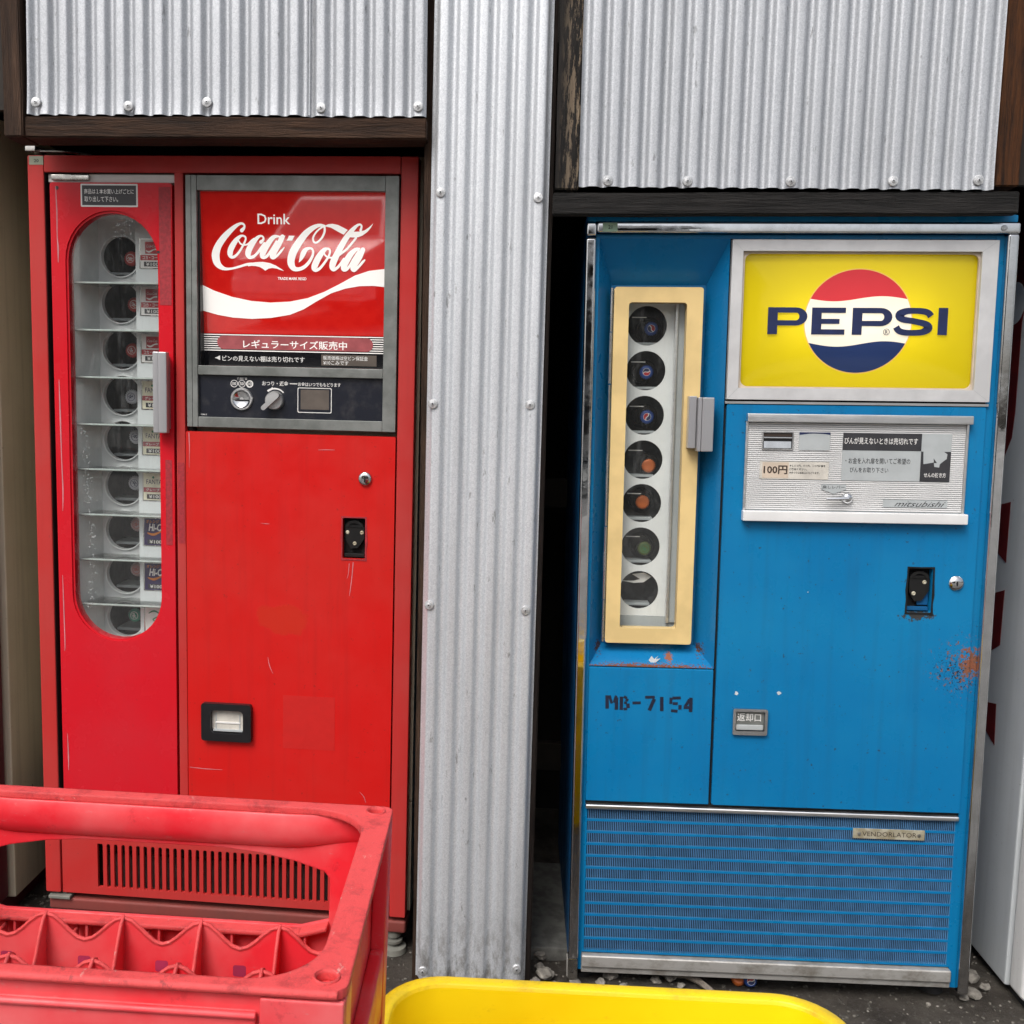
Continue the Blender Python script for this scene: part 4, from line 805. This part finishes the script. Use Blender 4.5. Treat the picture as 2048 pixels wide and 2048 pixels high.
# coin plate
cpl = B(); K = 'white_aluminium'; cpl.box(.3495, .797, -.0055, -.004, 1.0645, 1.2505, 'grey_label')
npk = 43; pk = (1.2495-1.0655)/npk
for i in range(npk):
    z = 1.0655+i*pk; cpl.add([(.350, -.0056, z+pk*.22), (.350, -.0078, z+pk*.36), (.350, -.0078, z+pk*.86), (.350, -.0056, z+pk), (.7965, -.0056, z+pk*.22), (.7965, -.0078, z+pk*.36), (.7965, -.0078, z+pk*.86), (.7965, -.0056, z+pk)], [(0, 1, 5, 4), (1, 2, 6, 5), (2, 3, 7, 6), (0, 3, 2, 1), (4, 5, 6, 7)], K)
cpl = cpl.build('coin_plate', rd)
b = B(); b.bbox(.345, .806, -.020, -.004, 1.2508, 1.2685, 'aluminium', .002).bbox(.343, .8055, -.024, -.004, 1.0425, 1.0640, 'white_aluminium', .002).bbox(.3445, .3495, -.010, -.004, 1.064, 1.2508, 'aluminium', .001).bbox(.7970, .802, -.010, -.004, 1.064, 1.2508, 'aluminium', .001); b.build('trim_bar', cpl)
b = B(); b.plate([rect(.379, .4435, 1.193, 1.231), rect(.3815, .441, 1.1955, 1.2285)], -.011, -.004, 'chrome').box(.3815, .441, -.0082, -.0079, 1.1955, 1.2285, 'black_plastic')
b.add([(.383, -.0085, 1.2105), (.4395, -.0085, 1.2105), (.4395, -.0100, 1.1965), (.383, -.0100, 1.1965)], [[0, 1, 2, 3]], 'chrome').bbox(.3815, .441, -.0105, -.0083, 1.2165, 1.2195, 'chrome', .0008).flat(rect(.3825, .440, 1.2205, 1.2275), -.0087, 'brown_print'); b.build('coin_slot', cpl)
b = B(); b.plate([rect(.4555, .5195, 1.193, 1.2305)], -.0092, -.006, 'grey_label').flat([(.4555, 1.2305), (.4555, 1.2245), (.475, 1.2275), (.4875, 1.2280), (.505, 1.2275), (.5195, 1.2255), (.5195, 1.2305)], -.0095, 'navy_print'); b.build('coin_window', cpl)
b = B(); b.plate([rect(.546, .768, 1.1305, 1.2305)], -.0090, -.006, 'grey_label').flat(rect(.546, .707, 1.194, 1.2305), -.0093, 'dark_label').flat(rect(.707, .768, 1.1308, 1.1935), -.0093, 'dark_label')
def d5(x, y): return (.00029911*x+.00001593*y+.28926, .00000477*x-.00030569*y+1.2949)
b.flat([d5(*p) for p in [(1393, 352), (1533, 356), (1556, 372), (1551, 405), (1540, 412), (1505, 440), (1500, 463), (1467, 458), (1464, 428), (1393, 440)]], -.0096, 'grey_label').flat([d5(*p) for p in [(1462, 400), (1485, 432), (1464, 432)]], -.0099, 'dark_label')
b.text('びんが見えないときは売切れです', mm(549, 699, 1207, 1221), -.0096, 'white_print', .006).text('・お金を入れ扉を開いてご希望の', mm(553, 686, 1166, 1178.5), -.0093, 'black_print', .004).text('びんをお取り下さい', mm(563, 642, 1147.5, 1158.5), -.0093, 'black_print', .004).text('せんの抜き方', mm(715, 760, 1139.5, 1149.5), -.0096, 'white_print', .012); b.build('instruction_plate', cpl)
b = B(); b.plate([rect(.377, .5195, 1.1315, 1.168)], -.0090, -.006, 'paper_label').flat(rect(.382, .4365, 1.1335, 1.1665), -.0093, 'beige_label').text('100円', mm(384.5, 434, 1141.5, 1160), -.0096, 'brown_print', .025)
for t, z, x1 in (('★１００円，５０円，１０円硬貨を', 1.1575, 512), ('　ご使用ください。', 1.1500, 475), ('★おつりは返却口にもどります。', 1.1428, 501)): b.text(t, (.438, x1/1000, z, z+.0048), -.0093, 'black_print', .012)
b.build('price_label', cpl)
b = B(); b.plate([[(.506, 1.1215), (.506, 1.111), (.532, 1.1015), (.557, 1.111), (.557, 1.1215)]], -.0090, -.006, 'grey_label').text('戻しレバー', mm(508.5, 554, 1112.5, 1119.5), -.0093, 'black_print', .004); b.build('lever_label', cpl); b = B().plate([rect(.635, .767, 1.0758, 1.0912)], -.0090, -.006, 'grey_label').text('mitsubishi', mm(658, 763, 1077.5, 1089), -.0093, 'black_print', -.004, .55); b.build('maker_label', cpl)
b = B(); b.lathe((.560, 0, 1.0932), [(.0115, -.007), (.0115, -.012), (.0095, -.0165), (.005, -.019), (.0, -.019)], 'chrome', 26).tube([(.560, -.018, 1.0932), (.545, -.020, 1.0928), (.525, -.021, 1.0920), (.514, -.021, 1.0918)], [.0046, .0036, .0030, .0024], 'chrome'); b.build('return_lever', cpl)
# sign
sf = B()
sf.plate([rect(.302, .838, 1.2975, 1.6255), rect(.3245, .8055, 1.3215, 1.6025)], -.010, .026, 'sign_frame_metal'); sf.box(.300, .840, -.004, .010, 1.2885, 1.2935, 'aluminium')
sf = sf.build('sign_frame', pm)
b = B()
for (x0, z0, x1, z1) in ((.302, 1.6255, .3245, 1.6025), (.838, 1.6255, .8055, 1.6025), (.302, 1.2975, .3245, 1.3215), (.838, 1.2975, .8055, 1.3215)): b.stroke([(x0, z0, .0005), (x1, z1, .0005)], -.0103, 'grey_label', 1, False)
b.plate([rect(.3246, .8054, 1.3216, 1.6024), rrect(.330, .803, 1.325, 1.598, .014, 5)], -.002, .004, 'beige_label'); b.build('mitre_joint', sf)
b = B(); nu, nv = 26, 16; vs = []; P_ = lambda s: 1-(2*s-1)**2
for j in range(nv+1):
    for i in range(nu+1):
        s, t = i/nu, j/nv; vs.append((.3248+.4805*s, .0075-.0065*(P_(s)*P_(t))**.6, 1.3218+.2805*t))
b.add(vs, [[j*(nu+1)+i, j*(nu+1)+i+1, (j+1)*(nu+1)+i+1, (j+1)*(nu+1)+i] for j in range(nv) for i in range(nu)], 'sign_yellow', True); sp = b.build('sign_panel', pm, recalc=False)
b = B(); Yl = -.0006; N_ = 'navy_print'
def parc(cx, cz, rx, rz): return [(cx+rx*math.cos(R_(t)), cz+rz*math.sin(R_(t))) for t in range(-90, 91, 15)]
def letP(x0): b.plate([[(x0, 1.4335), (x0+.020, 1.4335), (x0+.020, 1.4515)]+parc(x0+.057, 1.47025, .024, .01875)+[(x0, 1.489)], [(x0+.020, 1.4625)]+parc(x0+.058, 1.47025, .0065, .00775)+[(x0+.020, 1.478)]], Yl, Yl+.0006, N_)
letP(.382); letP(.555)
b.plate([[(.472, 1.4335), (.540, 1.4335), (.540, 1.4445), (.492, 1.4445), (.492, 1.4555), (.529, 1.4555), (.529, 1.466), (.492, 1.466), (.492, 1.478), (.541, 1.478), (.541, 1.489), (.472, 1.489)]], Yl, Yl+.0006, N_)
b.stroke([(.714, 1.4725, .014), (.708, 1.4795, .013), (.696, 1.4828, .0125), (.680, 1.4835, .012), (.662, 1.4822, .0135), (.6505, 1.4745, .018), (.657, 1.4662, .0135), (.680, 1.4622, .0125), (.702, 1.4570, .0135), (.7095, 1.4490, .018), (.700, 1.4408, .0135), (.680, 1.4385, .012), (.661, 1.4392, .0125), (.650, 1.4430, .013), (.6445, 1.4505, .0135)], Yl, N_, 5, False)
b.plate([rect(.729, .748, 1.4345, 1.490)], Yl, Yl+.0006, N_)
b.plate([circ(.6255, 1.440, .0066), circ(.6255, 1.440, .0056)], Yl, Yl+.0006, N_).text('R', mm(622.8, 628.4, 1436.2, 1443.6), Yl, N_, .01); b.build('lettering', sp)
b = B(); b.box(.3245, .8055, .105, .11, 1.3215, 1.6025, 'white_liner').box(.3245, .328, .02, .105, 1.3215, 1.6025, 'white_liner').box(.802, .8055, .02, .105, 1.3215, 1.6025, 'white_liner').box(.3245, .8055, .02, .105, 1.3215, 1.325, 'white_liner').box(.3245, .8055, .02, .105, 1.599, 1.6025, 'white_liner'); b.build('lamp_box', pm)
for k, u in enumerate((.455, .567, .675)):
    li = bpy.data.lights.new('sign_lamp', 'POINT'); li.energy = .16; li.color = (1, .93, .80); li.shadow_soft_size = .02
    lo = bpy.data.objects.new('sign_lamp', li); COL.objects.link(lo); lo.parent = pm; lo.location = (u, .070, 1.462)
# grille
gp = B(); K = 'blue_paint'; gp.box(.0297, .0345, .001, .010, .0575, .3935, K).box(.8305, .836, .001, .010, .0575, .3935, K).box(.0345, .8305, .001, .010, .0575, .0625, K).box(.0297, .836, .014, .018, .05, .40, 'grille_back'); gp = gp.build('grille', pm)
zr = [.0625+(.3935-.0625)*k/12 for k in range(13)]; r0 = None
for z in zr[1:12]:
    if r0 is None: r0 = B().box(.0345, .8305, .000, .006, -.0024, .0024, K).build('grille_rail', gp); o = r0
    else: o = r0.copy(); COL.objects.link(o); o.parent = gp
    o.location = (0, 0, z)
b = B(); x = .0365
while x < .8295: b.box(x, x+.0014, .0006, .0030, .0625, .3935, 'grille_blue'); x += .00402
tag(b.build('grille_slats', gp), kind='stuff')
b = B(); b.bbox(.030, .8345, -.009, .006, .394, .4045, 'aluminium', .003, 3); b.build('grille_top_bar', pm)
b = B(); b.bbox(.029, .838, -.012, .02, .0265, .0545, 'kick_aluminium', .004, 3).bbox(.029, .838, -.006, .02, .0125, .0262, 'kick_aluminium', .002); b.build('kick_bar', pm)
b = B(); b.bbox(.6125, .7655, -.0035, -.0005, .347, .3695, 'brass_plate', .0008).text('VENDORLATOR', mm(632, 748, 353, 363.5), -.0039, 'brown_print', .0)
for u in (.6255, .753): b.lathe((u, -.0036, .358), [(.0042, 0), (.004, -.001), (.0, -.0016)], 'chrome_dull', 12)
b.build('name_plate', pm)

# ------------------------------------------------------------------ red bottle crates
def make_crate(mw, label):
    e = empty('bottle_crate', mat=mw); tag(e, label, 'crate', 'stacked red bottle crates')
    W, D, H = .478, .318, .30; P = 'crate_plastic'; RP = 'crate_rim_plastic'
    # origin: rear right corner at the base; x to the left is negative, y to the front negative
    outer = rrect(-W, 0, -D, 0, .010, 4); inner = rrect(-W+.024, -.024, -D+.0090, -.0145, .052, 10)
    holes = [circ(x, y, .0075, 16) for x in (-.0165, -W+.0165) for y in (-.0130, -D+.0165)]
    B().plate([outer, inner]+holes, H-.007, H, RP, 'z').build('rim', e)
    for x in (-.0165, -W+.0165):
        for y in (-.0130, -D+.0165): B().lathe((x, y, H), [(.0100, -.001), (.0097, .0012), (.0084, .0014), (.0076, -.002), (.0074, -.040)], RP, 18, 'z', caps=False).build('corner_socket', e)
    # long walls with a hand opening
    h = lambda z: z-.60
    op = [(-.060, h(.782)), (-.060, h(.826)), (-.066, h(.833)), (-.095, h(.842)), (-.130, h(.8485)), (-.170, h(.852)), (-W+.170, h(.852)), (-W+.130, h(.8485)), (-W+.095, h(.842)), (-W+.066, h(.833)), (-W+.060, h(.826)), (-W+.060, h(.782)), (-W+.088, h(.774)), (-.088, h(.774))]
    for nm, y0, y1 in (('long_wall', -.0085, -.0035),):
        B().plate([rect(-W+.006, -.006, .004, H-.0075), op], y0, y1, P).build('long_wall', e)
    b = B(); NP = 48; prof = [(-.0025, -.0072), (-.0150, -.0072), (-.0170, -.012), (-.0172, -.022), (-.0166, -.029), (-.0150, -.035), (-.0120, -.0405), (-.0080, -.0445), (-.0025, -.0462)]; vs = []
    for i in range(NP+1):
        x = -.030-(W-.060)*i/NP; t = min(1, max(0, (min(-x, W+x)-.030)/.075)); t = t*t*(3-2*t)
        for y, dz in prof: vs.append((x, y*(.66+.34*t)-.001, H+dz*(.84+.16*t)))
    m_ = len(prof); b.add(vs, [[i*m_+j, i*m_+j+1, (i+1)*m_+j+1, (i+1)*m_+j] for i in range(NP) for j in range(m_-1)]+[list(range(m_)), [NP*m_+j for j in range(m_)]], P, True); b.build('grip', e)
    b = B(); b.plate([[(-.0025, h(.773)), (-.022, h(.773)), (-.022, h(.769)), (-.0025, h(.769))]], -W+.088, -.088, RP, 'x')
    for sgn, x0, x1 in ((1, -.088, -.060), (-1, -W+.088, -W+.060)):
        b.add([(x0, -.0025, h(.773)), (x0, -.022, h(.773)), (x1, -.022, h(.781)), (x1, -.0025, h(.781)), (x0, -.0025, h(.769)), (x0, -.022, h(.769)), (x1, -.022, h(.777)), (x1, -.0025, h(.777))], [(0, 1, 2, 3), (4, 7, 6, 5), (1, 5, 6, 2), (0, 3, 7, 4), (0, 4, 5, 1), (3, 2, 6, 7)], RP)
    x = -.045
    while x > -W+.03: b.box(x-.0012, x+.0012, -.020, -.0085, h(.70), h(.769), P); x -= .0365
    b.build('ledge', e)
    b = B(); b.plate([rect(-W+.006, -.006, .004, H-.0075)], -D+.0035, -D+.0085, P).bbox(-W+.05, -.062, -D-.0005, -D+.004, H-.100, H-.020, P, .002).bbox(-.060, -.001, -D-.0012, -D+.004, .004, H-.008, P, .002).bbox(-W+.001, -W+.060, -D-.0012, -D+.004, .004, H-.008, P, .002)
    b.tube([(-.006, -D+.0005, H-.0032), (-W+.006, -D+.0005, H-.0032)], .0034, RP).tube([(-.062, -D-.001, H-.021), (-W+.062, -D-.001, H-.021)], .0026, P); b.build('long_wall', e)
    for x0, x1, xs in ((-.0205, -.0150, -.0150), (-W+.0150, -W+.0205, -W+.0150)):
        b = B(); b.plate([rect(-D+.006, -.004, .004, H-.0075)], x0, x1, P, 'x')
        s = 1 if x0 > -.1 else -1
        lo, hi = sorted((xs, xs+s*.0145)); b.bbox(lo, hi, -D+.004, -D+.034, .004, H-.008, P, .003).bbox(lo, hi, -.034, -.003, .004, H-.008, P, .003).bbox(lo, hi-.001, -D+.034, -.034, .10, .17, P, .003); b.build('short_wall', e)
    B().box(-W+.02, -.02, -D+.008, -.008, .004, .010, P).build('floor', e)
    px = (W-.041)/6; py = (D-.028)/4
    X = [-.0205-px*k for k in range(7)]; Y = [-.014-py*k for k in range(5)]
    def wavy(n, span0, pitch, top, amp):
        return [(span0-pitch*i/10, top+amp*(math.cos(2*math.pi*i/10)-1)/2*(1 if True else 1)) for i in range(n*10+1)]
    for y in Y[1:4]:
        L = wavy(6, X[0], px, h(.8150), .0235); b = B(); b.plate([L+[(X[6], .03), (X[0], .03)]], y-.0011, y+.0011, P)
        b.tube([(x, y, z) for x, z in L], .0019, RP, 6)
        for k in range(6): xc = X[k]-px/2; b.flat(rrect(xc-.006, xc+.006, h(.765), h(.776), .002, 2), y-.0013, 'crate_print').flat(rect(xc-.007, xc+.007, h(.7595), h(.761)), y-.0013, 'crate_print')
        b.build('divider', e)
    for x in X[1:6]:
        L = [(y, z if Y[3] <= y <= Y[1] else z-.030*min(1, (min(abs(y-Y[1]), abs(y-Y[3])))/py)**.5) for y, z in wavy(4, Y[0], py, h(.8165), .046)]; L = [(y, min(z, h(.762)) if (y > Y[0]-py*.5 or y < Y[4]+py*.5) else z) for y, z in L]; b = B(); b.plate([L+[(Y[4], .03), (Y[0], .03)]], x-.0011, x+.0011, P, 'x')
        b.tube([(x, y, z) for y, z in L], .0017, RP, 6); b.build('divider', e)
    return e
th = .022
for k, lab in ((2, 'scuffed red plastic bottle crate on top of the stack'), (1, 'red plastic bottle crate in the middle of the stack'), (0, 'red plastic bottle crate at the bottom of the stack')):
    mw = Matrix.Translation((-.2620, -1.2215, .300*k+(.004 if k == 2 else 0))) @ Matrix.Rotation(th, 4, 'Z') @ (Matrix.Rotation(R_(1.4), 4, 'Y') if k == 2 else Matrix.Identity(4))
    if k == 2: cr = make_crate(mw, lab)
    else:
        c = cr.copy(); COL.objects.link(c); c.matrix_world = mw; c['label'] = lab
        for ch in list(cr.children): q = ch.copy(); COL.objects.link(q); q.parent = c; q.matrix_parent_inverse = Matrix.Identity(4)

# ------------------------------------------------------------------ yellow totes
def make_tote(loc, label):
    e = empty('plastic_tote', loc); tag(e, label, 'tote', 'yellow totes on the ground')
    W, D, H, r = .612, .36, .26, .088
    def ring(ins, z, n=9): return [(p[0], p[1], z) for p in rrect(-W/2+ins, W/2-ins, -D+ins, -ins, max(r-ins*.9, .02), n)]
    def loft(rings, mat, name, closed=False):
        b = B(); n = len(rings[0]); v = [p for q in rings for p in q]
        f = [[k*n+i, k*n+(i+1) % n, (k+1)*n+(i+1) % n, (k+1)*n+i] for k in range(len(rings)-1) for i in range(n)]
        if closed: f.append([(len(rings)-1)*n+i for i in range(n)])
        b.add(v, f, mat, True); return b.build(name, e)
    loft([ring(.012, H-.020), ring(.000, H-.019), ring(.000, H-.006), ring(.0015, H-.002), ring(.005, H), ring(.017, H), ring(.0205, H-.0015), ring(.0225, H-.006)], 'yellow_rim_plastic', 'rim')
    loft([ring(.0225, H-.006), ring(.028, H-.05), ring(.045, .010), ring(.10, .008)], 'yellow_plastic', 'inner_wall', True)
    loft([ring(.012, H-.020), ring(.020, H-.06), ring(.038, .0), ring(.10, .0)], 'yellow_plastic', 'outer_wall', True)
    return e
make_tote((-.001, -.868, .26), 'yellow plastic tote with rounded corners on top of another')
make_tote((-.001, -.868, .00), 'yellow plastic tote on the ground under another')

# ------------------------------------------------------------------ litter and stones on the ground
for (x, y, rz, tilt, mat, em, lab) in ((.386, .026, 0, 1.25, 'cap_orange', ('none',), 'crushed orange bottle cap on the dirt below the blue machine'), (.412, .016, 0, .75, 'cap_blue', ('swirl', 'red_print', 'navy_print', .4), 'blue, white and red bottle cap on the dirt below the blue machine')):
    e = empty('crown_closure', mat=Matrix.Translation((x, y, .014)) @ Matrix.Rotation(-tilt+.5, 4, 'X')); tag(e, lab, 'bottle cap')
    crown(B(), 0, mat).build('crown', e)
    if em[0] == 'swirl': b = B(); swirl(b, -.0006, .0090, *em[1:]); b.build('emblem', e)
def stone_mesh(seed, r):
    bm = bmesh.new(); bmesh.ops.create_icosphere(bm, subdivisions=2, radius=1)
    for q in bm.verts:
        n = NZ.noise(q.co*1.3+Vector((seed*7.1, 0, 0))); q.co *= r*(1+.55*n); q.co.z *= .62
    me = bpy.data.meshes.new('stone'); bm.to_mesh(me); bm.free(); me.materials.append(M['stone']); return me
rs = random.Random(3)
for i, (x, y, r) in enumerate([(-.048, .02, .020), (-.062, .05, .012), (-.03, -.02, .010), (-.075, -.01, .011), (.018, -.01, .013), (.075, .0, .012), (.10, .03, .016), (.125, -.01, .010), (.20, .02, .012), (.235, .035, .015), (.255, .005, .009), (.905, .03, .016), (.93, .10, .020), (.91, .16, .022), (.945, .06, .012), (.88, .015, .010), (-.06, .10, .014)]):
    o = bpy.data.objects.new('stone', stone_mesh(i, r)); COL.objects.link(o); o.location = (x, y, r*.25); o.rotation_euler = (0, 0, rs.random()*6)
    tag(o, 'small pale stone lying on the dirt in front of the machines', 'stone', 'small stones on the dirt')
b = B(); ico = bmesh.new(); bmesh.ops.create_icosphere(ico, subdivisions=1, radius=1); iv = [q.co.copy() for q in ico.verts]; fi = [[q.index for q in f.verts] for f in ico.faces]; ico.free()
for i in range(3200):
    x = rs.uniform(-1.4, 1.15); y = rs.uniform(-.35, .30) if x > -.5 else rs.uniform(.0, .3); r = rs.uniform(.0012, .0045) * (1.6 if rs.random() < .08 else 1)
    h = -.008+NZ.fractal(Vector((x*3, y*3, 0)), 1, 2, 4)*.010; a = rs.random()*6; ca, sa = math.cos(a), math.sin(a); sx, sy, sz = r*rs.uniform(.7, 1.5), r*rs.uniform(.7, 1.2), r*.7
    b.add([(x+ca*q.x*sx-sa*q.y*sy, y+sa*q.x*sx+ca*q.y*sy, h+q.z*sz+r*.2) for q in iv], fi, 'grit' if i % 6 else 'stone')
tag(b.build('pebbles', recalc=False), 'fine pebbles and grit scattered over the dirt', 'pebbles', kind='stuff')
tag(B().tube([(.235, .04, .004), (.268, .03, .012), (.295, .012, .010), (.318, -.018, .006), (.322, -.035, .004)], [.006, .007, .0075, .007, .006], 'twig_bark', 7).build('dead_root'), 'pale bent root lying on the dirt below the blue machine', 'root')
# ------------------------------------------------------------------ opposite, only mirrored in sign and chrome: parked car, shed added to block sky
tag(B().bbox(-9, 3, -18.8, -11.2, -.05, .36, 'concrete', .02).build('pavement'), kind='structure')
e = empty('parked_car', (-4.15, -12.0, .36), R_(6)); e.scale = (1.2, 1.2, 1.3); tag(e, 'white parked car mirrored in the red lit sign', 'car')
simple('car_white', (.74, .74, .73), .25, 0, .03); simple('car_glass', (.02, .025, .03), .05); simple('car_dark', (.03, .03, .03), .5); simple('car_lamp', (.55, .55, .55), .15, .3)
b = B(); body = [(.0, .30), (.02, .52), (-.02, .74), (-.10, .80), (-1.05, .95), (-1.10, .96), (-4.0, .98), (-4.12, .80), (-4.12, .30)]
b.plate([[(y, z) for y, z in body]], -.80, .80, 'car_white', 'x'); b.build('body', e)
b = B(); gl = [(-1.02, .955), (-1.62, 1.40), (-1.75, 1.43), (-3.2, 1.42), (-3.85, .975)]
vs = [(s*(.74 if z < 1 else .60), y, z) for s in (-1, 1) for y, z in gl]; n = len(gl)
b.add(vs, [list(range(n)), [n+i for i in range(n)]]+[[i, (i+1) % n, n+(i+1) % n, n+i] for i in range(n)], 'car_white'); b.build('cabin', e)
b = B(); b.add([(-.66, -1.06, .995), (.66, -1.06, .995), (.555, -1.575, 1.375), (-.555, -1.575, 1.375)], [[0, 1, 2, 3]], 'car_glass'); o = b.build('windscreen', e); o.location = (0, .012, .012)
for s in (-1, 1):
    b = B(); b.add([(s*.745, -1.20, 1.0), (s*.745, -2.35, 1.0), (s*.622, -2.35, 1.38), (s*.622, -1.68, 1.38)], [[0, 1, 2, 3]], 'car_glass'); o = b.build('side_window', e); o.location = (s*.012, 0, 0)
    B().bbox(min(s*.50, s*.74), max(s*.50, s*.74), -.02, .025, .60, .735, 'car_lamp', .02).build('headlight', e)
    for y in (-.78, -3.25): B().lathe((s*.66, y, .30), [(.02, s*.16), (.18, s*.16), (.20, s*.15), (.30, s*.14), (.30, -s*.05), (.0, -s*.05)], 'rubber', 24, 'x').build('wheel', e)
g = B().bbox(-.47, .47, -.03, .018, .56, .735, 'car_dark', .008).build('grille', e)
for k in range(6): B().box(-.46, .46, .018, .026, .575+k*.027, .587+k*.027, 'car_lamp').build('grille_slat', g)
B().bbox(-.81, .81, -.10, .09, .36, .53, 'car_white', .03).build('bumper', e)
B().bbox(-.16, .16, .09, .10, .38, .50, 'white_print', .004).build('number_plate', e)
e = empty('added_shed', (-4.0, -19.0, .0)); tag(e, 'added unseen dark shed that blocks bright sky in the red sign reflection', 'shed')
simple('shed_wood', (.035, .026, .020), .8); simple('shed_roof', (.05, .05, .055), .6)
B().box(-7, 7, -4, 0, 0, 4.4, 'shed_wood').build('wall', e)
B().plate([[(-4.6, 4.4), (.7, 4.4), (.7, 4.55), (-2, 6.0), (-4.6, 4.6)]], -7.4, 7.4, 'shed_roof', 'x').build('roof', e)
for x in (-5, -2, 1, 4): B().bbox(x, x+1.2, -.02, .05, 1.1, 2.3, 'car_glass', .01).build('window', e)
B().bbox(2.6, 3.5, -.02, .06, 0, 2.1, 'interior_wood', .01).build('door', e)
